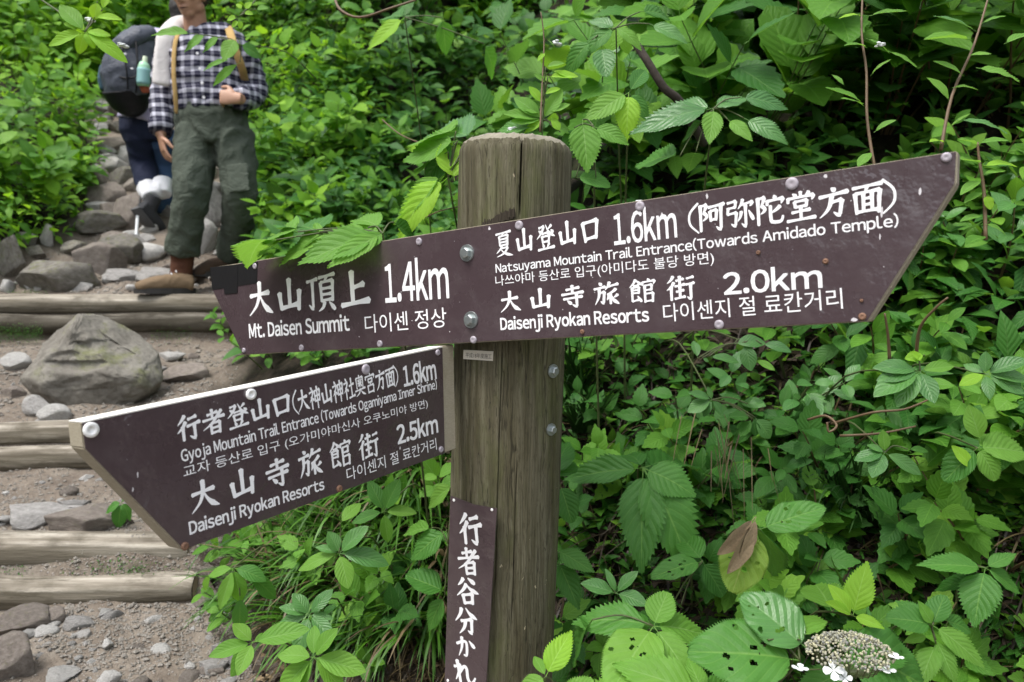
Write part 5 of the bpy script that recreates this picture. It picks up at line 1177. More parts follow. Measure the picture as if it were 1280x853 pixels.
twig('young_stem', 'young stem with paired fresh leaves right beside the pointed end of the board', [(1232, 300, 1.18), (1230, 240, 1.19), (1224, 200, 1.2), (1222, 178, 1.2)], .003, .0016, [
    (1222, 180, 1262, 170, 'hell', 'light', .8, 1.19), (1222, 182, 1200, 172, 'hell', 'light', .9, 1.19), (1226, 205, 1200, 196, 'hell', 'light', 1., 1.19), (1228, 208, 1276, 200, 'hell', 'yellow', .8, 1.18), (1228, 218, 1258, 212, 'hell', 'light', .9, 1.18), (1228, 225, 1200, 238, 'hell', 'light', .9, 1.18), (1230, 240, 1205, 252, 'hell', 'light', .9, 1.18), (1230, 245, 1240, 262, 'hround', 'yellow', 1.2, 1.18), (1231, 270, 1200, 272, 'hell', 'light', .9, 1.18), (1231, 280, 1262, 290, 'hell', 'light', .9, 1.18), (1232, 295, 1208, 304, 'hell', 'mid', 1., 1.18)])
twig('young_stem', 'thin stalk with two small pale leaves rising over the post top', [(675, 165, 1.46), (678, 100, 1.48), (680, 50, 1.5), (676, 15, 1.5)], .0018, .001, [
    (684, 50, 696, 58, 'hell', 'light', 1., 1.49), (682, 66, 672, 76, 'hell', 'yellow', .9, 1.49), (690, 88, 716, 98, 'hell', 'yellow', .9, 1.49)])
twig('fallen_root', 'thick brown root lying across the bank at the lower right edge', [(1215, 735, 1.75), (1245, 752, 1.68), (1280, 772, 1.6), (1320, 785, 1.55)], .012, .019, mat=M_TWIG, cat='root')
twig('dark_branch', 'thick dark branch arching through the leaves up and right of the post', [(790, 48, 2.0), (808, 75, 1.98), (830, 110, 1.98), (850, 128, 2.0), (880, 180, 2.1)], .010, .012, mat=M_BARK, cat='branch')
twig('bare_twig', 'thin bent bare twig crossing the leaves right of the bare soil', [(1040, 530, 1.6), (1090, 516, 1.52), (1130, 512, 1.5), (1160, 500, 1.5)], .0028, .0016)
twig('bare_twig', 'curled pale twig loop beneath the wet shining spray', [(1010, 525, 1.6), (1032, 520, 1.56), (1046, 532, 1.54), (1036, 540, 1.54), (1034, 528, 1.54)], .0028, .002)
twig('bare_twig', 'straight reddish twig below the thin bent one on the right', [(1050, 545, 1.58), (1100, 542, 1.54), (1145, 533, 1.52)], .0028, .0016)
twig('bare_twig', 'forked brown twigs below the slanted end of the upper board', [(1145, 450, 1.7), (1150, 410, 1.66), (1170, 385, 1.62), (1185, 372, 1.6)], .004, .002)
twig('bare_twig', 'upright brown twig under the lower right corner of the upper board', [(1112, 450, 1.7), (1110, 420, 1.68), (1106, 392, 1.66)], .004, .002)
twig('bare_twig', 'thin pale twig arching against the dark leaves left of the post top', [(478, 150, 1.9), (500, 168, 1.8), (530, 180, 1.7), (556, 182, 1.6)], .0016, .001)
twig('bare_twig', 'short pale twig pointing at the left side of the post above the board', [(532, 272, 1.6), (550, 264, 1.55), (576, 258, 1.5)], .0014, .001)
twig('bare_twig', 'bare brown branch at the top between hiker and post', [(418, -5, 2.4), (425, 12, 2.3), (450, 22, 2.25), (490, 10, 2.2), (520, 0, 2.2)], .004, .003)
# ---------------------------------------------------------------- flower of the hydrangea
fl = empty('lacecap_flower', P(1058, 850, 1.05)); tag(fl, 'lacecap flower head of tiny cream buds and white outer petals, at bottom right', 'flower')
r4 = random.Random(4); c0 = P(1062, 816, 1.02); bm = bmesh.new()
bud = []
for i in range(820):
    a = r4.uniform(0, 6.28); q = math.sqrt(r4.random()); x = math.cos(a) * q * .055; y = math.sin(a) * q * .046; z = .020 * (1 - q * q) + r4.uniform(-.004, .004)
    bmesh.ops.create_icosphere(bm, subdivisions=1, radius=r4.uniform(.0011, .0022), matrix=Matrix.Translation(c0 + Vector((x, y, z))))
bo_ = obj('flower_buds', bm, leaf_mat('cream_grey_buds', (.16, .17, .20), (.50, .48, .30), (.5, .5, .4), .6, .1), fl); bo_['kind'] = 'stuff'
bm = bmesh.new()
for i in range(26):
    a = i / 26 * 6.28; q = .045; e = c0 + Vector((math.cos(a) * q, math.sin(a) * q * .9, .004)); tube(bm, [P(1060, 842, 1.04), (P(1060, 842, 1.04) + e) / 2 + Vector((math.cos(a) * .012, math.sin(a) * .012, -.006)), e], .0009, 4)
so_ = obj('flower_stalks', bm, M_STEM, fl); so_['kind'] = 'stuff'
M_PETAL = simple('white_petal', (.62, .65, .64), .6, 0, (200, .3, .001), .1)
for (px, py, s, tl) in ((1000, 836, .9, .9), (1042, 838, 1.15, .2), (1108, 838, 1.0, .85), (1120, 822, .8, .9), (1056, 848, .8, .3)):
    c = P(px, py, .99); bm = bmesh.new()
    ax = (EYE - c).normalized() * (1 - tl) + Vector((.1, 0, 1)) * tl; ax.normalize(); a, b = frame_of(ax, Vector((0, 1, 0)))
    for k in range(4):
        th = k * 1.57 + .4; d = a * math.cos(th) + b * math.sin(th); e = ax.cross(d); L = .0110 * s; ring = [c + ax * .0006 * k]
        for (t, w_) in ((.15, -.10), (.45, -.34), (.8, -.40), (1.0, -.15), (1.0, .15), (.8, .40), (.45, .34), (.15, .10)): ring.append(c + d * L * t + e * L * w_ + ax * (.10 * L * t * t + .0006 * k))
        f = bm.faces.new([bm.verts.new(p) for p in ring])
    obj('petal_cluster', bm, M_PETAL, fl)
    stem_obj(fl, [c - ax * .001, (c + c0) / 2 - Vector((0, 0, .01)), c0 + (c - c0) * .2], .0009, .0009, None, 'petal_stalk', 4)
for (px, py, z, lab) in ((696, 54, 1.5, 'small white bud on the thin stalk over the post top'), (1100, 56, 1.28, 'white bud on the slim stem over the right arm of the board'), (640, 162, 1.5, 'cluster of pale buds left above the post top'), (112, 26, 1.72, 'white blossom in the sprig at the top left'), (152, 56, 1.72, 'second white blossom in the sprig beside the backpack'), (800, 254, 1.3, 'pale withered petal curling over the top edge of the right arm')):
    c = P(px, py, z); bm = bmesh.new()
    for k in range(9):
        q = c + Vector((r4.uniform(-1, 1), r4.uniform(-1, 1), r4.uniform(-.6, .6))) * .004 * z; bmesh.ops.create_icosphere(bm, subdivisions=2, radius=.003 * z * r4.uniform(.5, 1), matrix=Matrix.Translation(q) @ Matrix.Diagonal((1.5, 1, .7, 1)))
    tag(obj('blossom', bm, M_PETAL, None, True), lab, 'blossom')
# ---------------------------------------------------------------- grass, straw, litter
def blades(name, label, n, gen, mats, seed, wid=.0035):
    r = random.Random(seed); V = []; Fc = []; MI = []
    for i in range(n):
        g = gen(r)
        if g is None: continue
        p, d, L, droop = g; d = d.normalized(); s = d.cross(Vector((0, 0, 1)))
        s = s.normalized() if s.length > .1 else Vector((1, 0, 0)); i0 = len(V); q = p.copy(); N = 6; w = wid * r.uniform(.5, 1.3)
        for k in range(N + 1):
            t = k / N; ww = w * (1 - t ** 2) + .0003; V.append(q - s * ww); V.append(q + s * ww + Vector((0, 0, .0005)))
            d = (d + Vector((0, 0, -droop * .22))).normalized(); q = q + d * L / N
        Fc += [(i0 + 2 * k, i0 + 2 * k + 1, i0 + 2 * k + 3, i0 + 2 * k + 2) for k in range(N)]; MI += [r.randrange(len(mats))] * N
    me = bpy.data.meshes.new(name); me.from_pydata([tuple(v) for v in V], [], Fc)
    for m_ in mats: me.materials.append(m_)
    me.polygons.foreach_set('material_index', MI); me.shade_smooth(); return tag(link(name, me), label, None, None, 'stuff')
def gmat(name, a, b_):
    m, nt, b, out = newmat(name); nb = NB(nt); isl = nb.n('ShaderNodeNewGeometry').outputs['Random Per Island']
    col = nb.mix(isl, a, b_); nb.put(b, 'Base Color', col); b.inputs['Roughness'].default_value = .5
    t = nb.n('ShaderNodeBsdfTranslucent'); nb.put(t, 'Color', col); mx = nb.n('ShaderNodeMixShader'); mx.inputs[0].default_value = .3
    nt.links.new(b.outputs[0], mx.inputs[1]); nt.links.new(t.outputs[0], mx.inputs[2]); nt.links.new(mx.outputs[0], out.inputs['Surface']); return m
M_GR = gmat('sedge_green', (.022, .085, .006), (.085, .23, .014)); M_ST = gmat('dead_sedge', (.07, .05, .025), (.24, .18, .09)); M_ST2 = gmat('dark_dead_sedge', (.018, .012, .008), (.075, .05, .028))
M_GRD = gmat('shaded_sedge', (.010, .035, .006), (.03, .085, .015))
TUFT = []
rt = random.Random(21)
for i in range(95):
    px = rt.uniform(300, 565); py = rt.uniform(560, 800)
    if px < 300 + (py - 600) * .35 - 20: continue
    p = at_ground(px, py, 1.3); TUFT.append(Vector((p.x, p.y, p.z)))
def gen_grass(r):
    c = r.choice(TUFT); a = r.uniform(0, 6.28); rad = r.uniform(0, .03)
    return c + Vector((math.cos(a) * rad, math.sin(a) * rad, 0)), Vector((math.cos(a) * .55 - .15, math.sin(a) * .45 - .35, 1.)), r.uniform(.10, .26), r.uniform(.6, 1.7)
blades('sedge_grass', 'long arching green grass on the bank between the lower board and the post', 2300, gen_grass, [M_GR] * 7 + [M_ST], 22, .0048)
def gen_straw(r):
    px = r.uniform(290, 570); py = r.uniform(590, 860); 
    if px < 300 + (py - 600) * .2: return None
    p = at_cached(px, py)
    return p + Vector((0, -.01, .01)), Vector((r.uniform(-1, .6), r.uniform(-1.2, .1), r.uniform(-.8, .3))), r.uniform(.06, .16), r.uniform(.0, .6)
def at_cached(px, py):
    k = (int(px / 8), int(py / 8), 9)
    if k not in GC: GC[k] = at_ground(k[0] * 8 + 4, k[1] * 8 + 4, 1.3, 9).y
    dr = P(px, py, 1.) - EYE; dr /= dr.y; p = EYE + dr * GC[k]; return Vector((p.x, p.y, ground(p.x, p.y) + .004))
blades('dead_grass', 'dead straw-coloured grass hanging over the bank left of the post', 900, gen_straw, [M_ST, M_ST2], 23, .0022)
def gen_straw2(r):
    px = r.uniform(690, 1300); py = r.uniform(420, 860)
    p = at_cached(px, py)
    return p + Vector((0, -.01, .012)), Vector((r.uniform(-1, 1), r.uniform(-.9, .1), r.uniform(-.9, .35))), r.uniform(.05, .17), r.uniform(0, .8)
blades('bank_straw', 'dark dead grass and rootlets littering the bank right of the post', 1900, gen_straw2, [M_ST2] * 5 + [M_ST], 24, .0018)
RT = [P(px, py, z) for px, py, z in ((880, 520, 1.72), (890, 540, 1.7), (905, 560, 1.68), (922, 555, 1.68), (915, 570, 1.66), (935, 575, 1.66))]
def gen_root(r):
    c = r.choice(RT); return c + Vector((r.uniform(-.05, .05), r.uniform(-.03, .03), r.uniform(-.02, .03))), Vector((r.uniform(-.4, .4), -.3, -1)), r.uniform(.06, .17), .2
blades('hanging_rootlets', 'pale thin rootlets hanging into the dark hollow right of the post', 22, gen_root, [M_ST], 25, .0010)
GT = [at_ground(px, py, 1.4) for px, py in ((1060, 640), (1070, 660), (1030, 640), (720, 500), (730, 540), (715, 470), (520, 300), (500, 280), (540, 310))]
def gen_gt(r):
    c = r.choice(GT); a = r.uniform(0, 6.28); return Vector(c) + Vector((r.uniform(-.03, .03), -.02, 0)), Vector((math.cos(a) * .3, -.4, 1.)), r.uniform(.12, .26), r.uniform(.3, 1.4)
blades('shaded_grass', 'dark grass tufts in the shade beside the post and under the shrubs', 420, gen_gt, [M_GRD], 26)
def lit_gen(px0, px1, py0, py1, Lm=(.02, .05)):
    def g(r):
        p = at_cached(r.uniform(px0, px1), r.uniform(py0, py1)); return p + Vector((0, -.006, .006)), r.uniform(*Lm), Vector((r.gauss(0, .6), r.gauss(-.3, .5), r.gauss(.5, .3)))
    return g
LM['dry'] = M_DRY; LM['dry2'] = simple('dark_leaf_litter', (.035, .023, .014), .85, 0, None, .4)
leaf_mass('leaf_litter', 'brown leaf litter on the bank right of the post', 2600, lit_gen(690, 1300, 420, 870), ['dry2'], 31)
leaf_mass('leaf_litter', 'brown leaf litter on the bank left of the post', 700, lit_gen(290, 570, 560, 860), ['dry2', 'dry'], 32)
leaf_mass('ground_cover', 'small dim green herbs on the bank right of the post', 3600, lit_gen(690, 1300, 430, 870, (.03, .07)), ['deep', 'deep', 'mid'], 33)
def moss_pt(r):
    k = r.random()
    if k < .16: px, py = r.gauss(165, 35), r.gauss(720, 4)
    elif k < .22: px, py = r.gauss(10, 20), r.gauss(724, 4)
    elif k < .8: px, py = r.uniform(-10, 55), r.gauss(418, 6)
    elif k < .9: px, py = r.uniform(10, 60), r.gauss(366, 3)
    else: px, py = r.uniform(190, 240), r.gauss(420, 5)
    dr = P(px, py, 1.) - EYE; dr /= dr.y
    y = 2.2 + r.uniform(-.02, .015) if 600 < py < 800 else (4.12 if py > 400 else 4.42); p = EYE + dr * y
    return Vector((p.x, p.y - r.uniform(0, .02), max(p.z, ground(p.x, p.y))))
leaf_mass('moss_clumps', 'small green moss and herbs between the logs and at the trail edge', 2000, lambda r: (lambda q: None if q is None else (q, r.uniform(.004, .010), Vector((0, -.3, 1))))(moss_pt(r)), ['deep'], 34)
# ---------------------------------------------------------------- the two hikers
def W(px, py, D):
    dr = P(px, py, 1.) - EYE; return EYE + dr * (D / dr.y)
def remesh(bm, voxel, smooth=4, wr=None, parent_loc=None):
    me = bpy.data.meshes.new('tmp'); bm.to_mesh(me); bm.free(); o = bpy.data.objects.new('tmp', me); COL.objects.link(o)
    m = o.modifiers.new('r', 'REMESH'); m.mode = 'VOXEL'; m.voxel_size = voxel
    s = o.modifiers.new('s', 'SMOOTH'); s.factor = .5; s.iterations = smooth
    bpy.context.view_layer.update(); out = bpy.data.meshes.new_from_object(o.evaluated_get(bpy.context.evaluated_depsgraph_get()))
    bpy.data.objects.remove(o)
    if wr:
        amp, sc = wr; nrm = [v.normal.copy() for v in out.vertices]
        for v, n in zip(out.vertices, nrm):
            q = Vector((v.co.x * sc[0], v.co.y * sc[1], v.co.z * sc[2]))
            v.co += n * amp * (1 - 2.2 * abs(noise.noise(q + Vector((noise.noise(q * .5) * 1.5, 3, 0)))) + .4 * noise.noise(q * 2.6))
    out.shade_smooth(); return out
def blob(bm, c, r, rot=None, sub=3):
    M = Matrix.Translation(c) @ (rot.to_4x4() if rot else Matrix()) @ Matrix.Diagonal((*r, 1))
    bmesh.ops.create_icosphere(bm, subdivisions=sub, radius=1, matrix=M)
def limb(bm, pts, rad, seg=20, fr=None):
    n = len(pts); sp = smooth_pts(pts, 5); rr = []
    for i in range(len(sp)):
        u = i / (len(sp) - 1) * (n - 1); a = min(int(u), n - 2); f = u - a
        g = lambda r: r if isinstance(r, (tuple, list)) else (r, r)
        ra, rb = g(rad[a]), g(rad[a + 1]); rr.append((ra[0] + (rb[0] - ra[0]) * f, ra[1] + (rb[1] - ra[1]) * f))
    tube(bm, sp, rr, seg, True, fr)
def hand(bm, wrist, d, nrm, side, curl, s=1.):
    """palm from the wrist along d; nrm out of the back of the hand; side towards the thumb; curl in radians per joint"""
    d = d.normalized(); nrm = (nrm - d * nrm.dot(d)).normalized(); t = d.cross(nrm).normalized(); t = t if t.dot(side) > 0 else -t
    limb(bm, [wrist - d * .02, wrist + d * .02 * s, wrist + d * .055 * s, wrist + d * .09 * s], [(.028, .022), (.034 * s, .018 * s), (.042 * s, .016 * s), (.040 * s, .012 * s)], 16, t)
    for k, (o_, L) in enumerate(((.030, .072), (.0105, .082), (-.0105, .076), (-.030, .060))):
        p = wrist + d * .082 * s + t * o_ * s; q = d + t * (o_ * 1.6); q.normalize(); pts = [p]; c = curl * (1 + .1 * k); dd = q
        for j, fl in enumerate((.46, .32, .24)):
            dd = (dd * math.cos(c) - nrm * math.sin(c)).normalized() if j or curl > .5 else (dd * math.cos(c * .6) - nrm * math.sin(c * .6)).normalized()
            nrm2 = nrm; pts.append(pts[-1] + dd * L * fl * s)
            nrm_ = nrm
        limb(bm, pts, [.0092 * s, .0088 * s, .0082 * s, .0065 * s], 10)
    p = wrist + d * .025 * s + t * .026 * s; d1 = (d * .65 + t * .75 - nrm * .25).normalized(); p1 = p + d1 * .042 * s; d2 = (d * .85 + t * .25 - nrm * (.25 + curl * .3)).normalized(); p2 = p1 + d2 * .032 * s
    limb(bm, [p, p1, p2, p2 + (d2 - nrm * .3).normalized() * .022 * s], [.015 * s, .0115 * s, .0105 * s, .008 * s], 10)
M_SKIN = simple('tanned_skin', (.42, .235, .155), .5, 0, (60, .1, .002), .08)
M_HAIR = simple('dark_grey_hair', (.03, .028, .026), .6, 0, (150, .5, .003), .3)
def cloth_mat(name, col, var=.15, rough=.85, fold=.15):
    m, nt, b, _ = newmat(name); nb = NB(nt); c = nb.coord(); f = nb.noise(c, 9, 5)
    nb.put(b, 'Base Color', nb.mix(f, [v * (1 - var) for v in col], [min(1, v * (1 + var)) for v in col])); b.inputs['Roughness'].default_value = rough; b.inputs['Specular IOR Level'].default_value = .25
    nb.put(b, 'Normal', nb.bump(nb.math('ADD', nb.math('ABSOLUTE', nb.math('SUBTRACT', nb.noise(c, 7, 3, .55, dist=1.6), .5)), nb.math('ADD', nb.math('MULTIPLY', nb.noise(c, 22, 3, .6, dist=1.), .3), nb.math('MULTIPLY', nb.noise(c, 400, 2), .03))), fold, .06)); return m
def plaid_mat():
    m, nt, b, _ = newmat('navy_white_plaid'); nb = NB(nt); c = nb.coord(); sx = nb.n('ShaderNodeSeparateXYZ')
    dst = nb.noise(c, 5, 3, col=True); v = nb.n('ShaderNodeVectorMath', operation='SCALE'); nb.put(v, 0, dst); v.inputs['Scale'].default_value = .035
    ad = nb.n('ShaderNodeVectorMath', operation='ADD'); nb.put(ad, 0, c); nb.put(ad, 1, v.outputs[0]); nb.put(sx, 0, ad.outputs[0])
    def stripes(s, per, wd, off=0.):
        f = nb.math('ABSOLUTE', nb.math('SUBTRACT', nb.math('FRACT', nb.math('ADD', nb.math('DIVIDE', s, per), off)), .5))
        return nb.ramp(f, [(wd * .5, 1.), (wd * .5 + .07, 0.)])
    ang = nb.math('ADD', sx.outputs[0], nb.math('MULTIPLY', sx.outputs[1], .6))
    H = stripes(sx.outputs[2], .056, .34); Vv = stripes(ang, .050, .28); H2 = stripes(sx.outputs[2], .056, .05, .5)
    k = nb.math('ADD', nb.math('MULTIPLY', H, .5), nb.math('ADD', nb.math('MULTIPLY', Vv, .22), nb.math('MULTIPLY', nb.math('MULTIPLY', H, Vv), .35)), clamp=True)
    k = nb.math('ADD', k, nb.math('MULTIPLY', H2, .08), clamp=True)
    nb.put(b, 'Base Color', nb.mix(k, (.012, .012, .030), (.50, .50, .58))); b.inputs['Roughness'].default_value = .85; b.inputs['Specular IOR Level'].default_value = .2
    nb.put(b, 'Normal', nb.bump(nb.noise(c, 12, 4, dist=1.), .35, .02)); return m
M_PLAID = plaid_mat(); M_OLIVE = cloth_mat('olive_trousers', (.066, .080, .062), .14, .85, .42); M_TOWEL = cloth_mat('pale_towel', (.66, .63, .62), .1)
M_STRAP = cloth_mat('ochre_strap', (.42, .28, .11), .1); M_SOCKB = cloth_mat('brown_sock', (.085, .035, .02)); M_CUFF = cloth_mat('grey_cuff', (.20, .22, .22))
M_BOOT = cloth_mat('tan_suede', (.165, .115, .07), .3); M_SOLE = simple('dark_rubber', (.02, .018, .017), .7); M_BOOTD = cloth_mat('dark_brown_leather', (.06, .038, .025), .2)
M_NAVY = cloth_mat('navy_cloth', (.010, .014, .035), .2); M_DENIM = cloth_mat('blue_denim', (.04, .075, .15), .2); M_LAV = cloth_mat('lavender_shirt', (.46, .42, .60), .08)
M_PACK = cloth_mat('dark_grey_nylon', (.070, .078, .100), .3, .5, .3); M_PACKB = cloth_mat('black_nylon', (.008, .008, .010), .2, .5); M_WHITE = cloth_mat('white_gaiter', (.66, .66, .69), .08)
M_SHOE = cloth_mat('grey_black_shoe', (.035, .036, .04), .3)
def boot(parent, heel, toe, ank, mat, s=1.):
    up = Vector((0, 0, 1)); d = (toe - heel); d.z *= .3; d.normalize(); sd = d.cross(up).normalized(); L = (toe - heel).length; bm = bmesh.new()
    limb(bm, [heel + up * .05, heel + d * L * .3 + up * .055, heel + d * L * .62 + up * .048, toe - d * .03 + up * .036, toe + up * .028], [(.040, .045), (.046, .052), (.050, .044), (.044, .030), (.024, .018)], 20, sd)
    limb(bm, [heel + d * .055 + up * .04, ank], [(.048, .052), (.050, .055)], 20, sd)
    me = remesh(bm, .008, 3, (.0025, (18, 18, 18))); b = link('boot', me, parent, mat)
    bm = bmesh.new(); n = 18; tp = []; bt = []
    for k in range(n):
        a = 2 * math.pi * k / n; x = math.cos(a); y = math.sin(a); q = heel + d * (L * .5 + x * (L * .54)) + sd * y * (.050 * (1 + .1 * x)); tp.append(bm.verts.new(q + up * .026)); bt.append(bm.verts.new(q - up * .004 * (1 if x < .6 else .2)))
    bm.faces.new(tp); bm.faces.new(bt[::-1])
    for k in range(n): bm.faces.new((tp[k], bt[k], bt[(k + 1) % n], tp[(k + 1) % n]))
    bmesh.ops.recalc_face_normals(bm, faces=bm.faces[:]); so_ = obj('sole', bm, M_SOLE, b)
    bm = bmesh.new()
    for k in range(5):
        c = heel + d * (L * (.30 + .085 * k)) + up * (.112 - .013 * k); tube(bm, [c - sd * .026, c + up * .007, c + sd * .026], .0032, 6)
    lc = obj('laces', bm, M_WHITE, b); lc['kind'] = 'stuff'
    return b
D1 = 4.36
h1 = empty('person', W(235, 366, D1)); tag(h1, 'hiker in navy plaid shirt and rolled olive trousers coming down the trail, pale towel on one shoulder', 'person')
h1['label'] = 'hiker in navy plaid shirt and rolled olive trousers walking down the trail'
bm = bmesh.new()
# head, turned down and a little to the picture's left
hc = W(236, -6, 4.31); fwd = Vector((-.20, -.90, -.34)).normalized(); hr = Vector((1, -.24, 0)).normalized(); hu = hr.cross(fwd).normalized(); hu = hu if hu.z > 0 else -hu
HM = Matrix((hr, fwd, hu)).transposed()
def hp(x, y, z): return hc + hr * x + fwd * y + hu * z
blob(bm, hp(0, -.025, .035), (.077, .095, .088), HM); blob(bm, hp(0, .012, -.025), (.064, .070, .078), HM); blob(bm, hp(0, .036, -.082), (.038, .040, .030), HM)
blob(bm, hp(.036, .0, -.06), (.030, .05, .035), HM, 2); blob(bm, hp(-.036, .0, -.06), (.030, .05, .035), HM, 2)
limb(bm, [hp(0, .075, .022), hp(0, .092, -.005), hp(0, .100, -.022)], [.010, .013, .015], 10); blob(bm, hp(.012, .086, -.024), (.009, .010, .008), HM, 2); blob(bm, hp(-.012, .086, -.024), (.009, .010, .008), HM, 2)
limb(bm, [hp(-.028, .066, -.052), hp(0, .082, -.049), hp(.028, .066, -.052)], [.005, .008, .005], 8); limb(bm, [hp(-.024, .064, -.063), hp(0, .079, -.066), hp(.024, .064, -.063)], [.005, .0085, .005], 8)
limb(bm, [hp(-.055, .055, .036), hp(-.02, .078, .034), hp(.02, .078, .034), hp(.055, .055, .036)], [.010, .013, .013, .010], 8)
for s in (-1, 1):
    blob(bm, hp(s * .078, -.012, -.01), (.010, .020, .032), HM, 2); blob(bm, hp(s * .042, .052, -.012), (.022, .018, .018), HM, 2)
limb(bm, [hp(0, -.02, -.05), W(246, 46, 4.40)], [(.056, .060), (.062, .062)], 20)
# trunk, legs and arms under the clothes: one surface
limb(bm, [W(252, 50, 4.42), W(256, 75, 4.42), W(262, 120, 4.42), W(266, 158, 4.42)], [(.13, .08), (.16, .10), (.15, .10), (.15, .10)], 20, (1, 0, 0))
limb(bm, [W(250, 165, 4.42), W(238, 238, 4.32), W(228, 335, 4.38)], [.085, .062, .042]); limb(bm, [W(287, 165, 4.42), W(298, 242, 4.44), W(284, 330, 4.62)], [.085, .062, .042])
limb(bm, [W(222, 56, 4.42), W(204, 115, 4.44), W(201, 170, 4.34)], [.050, .042, .027]); limb(bm, [W(298, 56, 4.44), W(318, 112, 4.52), W(300, 124, 4.26)], [.050, .042, .028])
hand(bm, W(201, 170, 4.34), Vector((.22, -.1, -1)), Vector((-.75, -.55, 0)), Vector((.6, -.8, 0)), .38, .98)
hand(bm, W(297, 123, 4.24), Vector((-1, -.15, .05)), Vector((-.1, -1, .15)), Vector((0, -.2, 1)), 1.25, .98)
body = link('body', remesh(bm, .0052, 2), h1, M_SKIN)
# mouth line, eyes and brows
bm = bmesh.new(); limb(bm, [hp(-.024, .072, -.0575), hp(0, .0885, -.0575), hp(.024, .072, -.0575)], [(.0016, .0016), (.0022, .003), (.0016, .0016)], 6); obj('mouth', bm, simple('mouth_dark', (.06, .02, .015), .6), h1)
for s in (-1, 1):
    bm = bmesh.new(); blob(bm, hp(s * .031, .066, .014), (.014, .009, .007), HM, 2); obj('eye', bm, simple('eye', (.1, .07, .05), .3), h1, True)
    bm = bmesh.new(); limb(bm, [hp(s * .014, .084, .036), hp(s * .032, .080, .041), hp(s * .05, .064, .036)], [.003, .004, .002], 6); obj('eyebrow', bm, M_HAIR, h1)
bm = bmesh.new(); blob(bm, hp(0, -.038, .052), (.086, .098, .088), HM, 4); blob(bm, hp(0, -.07, -.0), (.074, .06, .07), HM, 3)
link('hair', remesh(bm, .008, 2, (.004, (40, 40, 40))), h1, M_HAIR)
# shirt
bm = bmesh.new()
limb(bm, [W(247, 42, 4.40), W(250, 48, 4.40), W(256, 62, 4.40), W(256, 90, 4.40), W(260, 118, 4.40), W(263, 139, 4.40)], [(.09, .075), (.155, .10), (.198, .125), (.188, .135), (.178, .145), (.186, .140)], 32, (1, 0, 0))
limb(bm, [W(228, 56, 4.42), W(213, 72, 4.42), W(205, 112, 4.44), W(201, 164, 4.34)], [.078, .074, .062, .052], 24)
limb(bm, [W(286, 54, 4.43), W(303, 72, 4.44), W(318, 106, 4.50), W(313, 120, 4.44), W(300, 124, 4.27)], [.076, .072, .064, .062, .050], 24)
shirt = link('shirt', remesh(bm, .0095, 2, (.012, (11, 9, 15))), h1, M_PLAID)
bm = bmesh.new(); limb(bm, [W(243, 38, 4.30), W(228, 36, 4.42), W(246, 34, 4.52), W(264, 38, 4.42), W(252, 44, 4.27)], [(.008, .024)] * 5, 12); link('collar', remesh(bm, .006, 2), shirt, M_PLAID)
bm = bmesh.new()
for (px, py) in ((247, 67), (250, 86), (253, 104), (255, 122)):
    c = W(px, py, 4.245); tube(bm, [c, c + Vector((0, -.006, 0))], .007, 10)
for q in (0,): pass
bt_ = obj('shirt_buttons', bm, M_WHITE, shirt); bt_['kind'] = 'stuff'
# trousers
bm = bmesh.new()
limb(bm, [W(263, 131, 4.41), W(264, 146, 4.41), W(267, 166, 4.42), W(270, 182, 4.42)], [(.175, .135), (.184, .145), (.190, .150), (.17, .14)], 32, (1, 0, 0))
limb(bm, [W(247, 168, 4.40), W(243, 200, 4.36), W(240, 238, 4.30), W(234, 280, 4.33), W(229, 314, 4.38)], [(.104, .13), (.098, .12), (.084, .105), (.078, .09), (.086, .09)], 28, (1, 0, 0))
limb(bm, [W(290, 168, 4.42), W(296, 205, 4.42), W(300, 240, 4.40), W(297, 282, 4.50), W(289, 318, 4.60)], [(.104, .13), (.100, .12), (.084, .11), (.078, .10), (.078, .09)], 28, (1, 0, 0))
tr = link('trousers', remesh(bm, .0095, 2, (.013, (12, 6, 8))), h1, M_OLIVE)
bm = bmesh.new(); limb(bm, [W(262, 131, 4.41), W(263, 136, 4.41)], [(.194, .144)] * 2, 40, (1, 0, 0)); obj('waistband', bm, M_OLIVE, tr, True)
bm = bmesh.new(); limb(bm, [W(296, 205, 4.30), W(299, 240, 4.275)], [(.062, .008), (.060, .008)], 12, (1, 0, 0)); link('cargo_pocket', remesh(bm, .006, 2), tr, M_OLIVE)
for (pts, rr) in (([W(229, 308, 4.38), W(228.5, 319, 4.38)], .082), ([W(289, 314, 4.60), W(288, 322, 4.6)], .070)):
    bm = bmesh.new(); limb(bm, pts, [rr, rr * .96], 28); obj('rolled_cuff', bm, M_CUFF, tr, True)
for (a, b, r_) in ((W(229, 316, 4.38), W(226, 346, 4.38), .062), (W(288, 318, 4.6), W(284, 336, 4.62), .058)):
    bm = bmesh.new(); limb(bm, [a, a.lerp(b, .5), b], [r_, r_ * .93, r_ * .9], 24); link('sock', remesh(bm, .007, 2, (.003, (20, 20, 60))), h1, M_SOCKB)
hx = W(242, 369, 4.36); hx.z = ground(hx.x, hx.y) + .005; tx = W(170, 369, 4.22); tx.z = hx.z + .002
boot(h1, hx, tx, W(226, 346, 4.38), M_BOOT)
hx = W(300, 344, 4.62); tx = W(268, 347, 4.52)
boot(h1, hx, hx + (tx - hx).normalized() * .27, W(285, 332, 4.62), M_BOOTD)
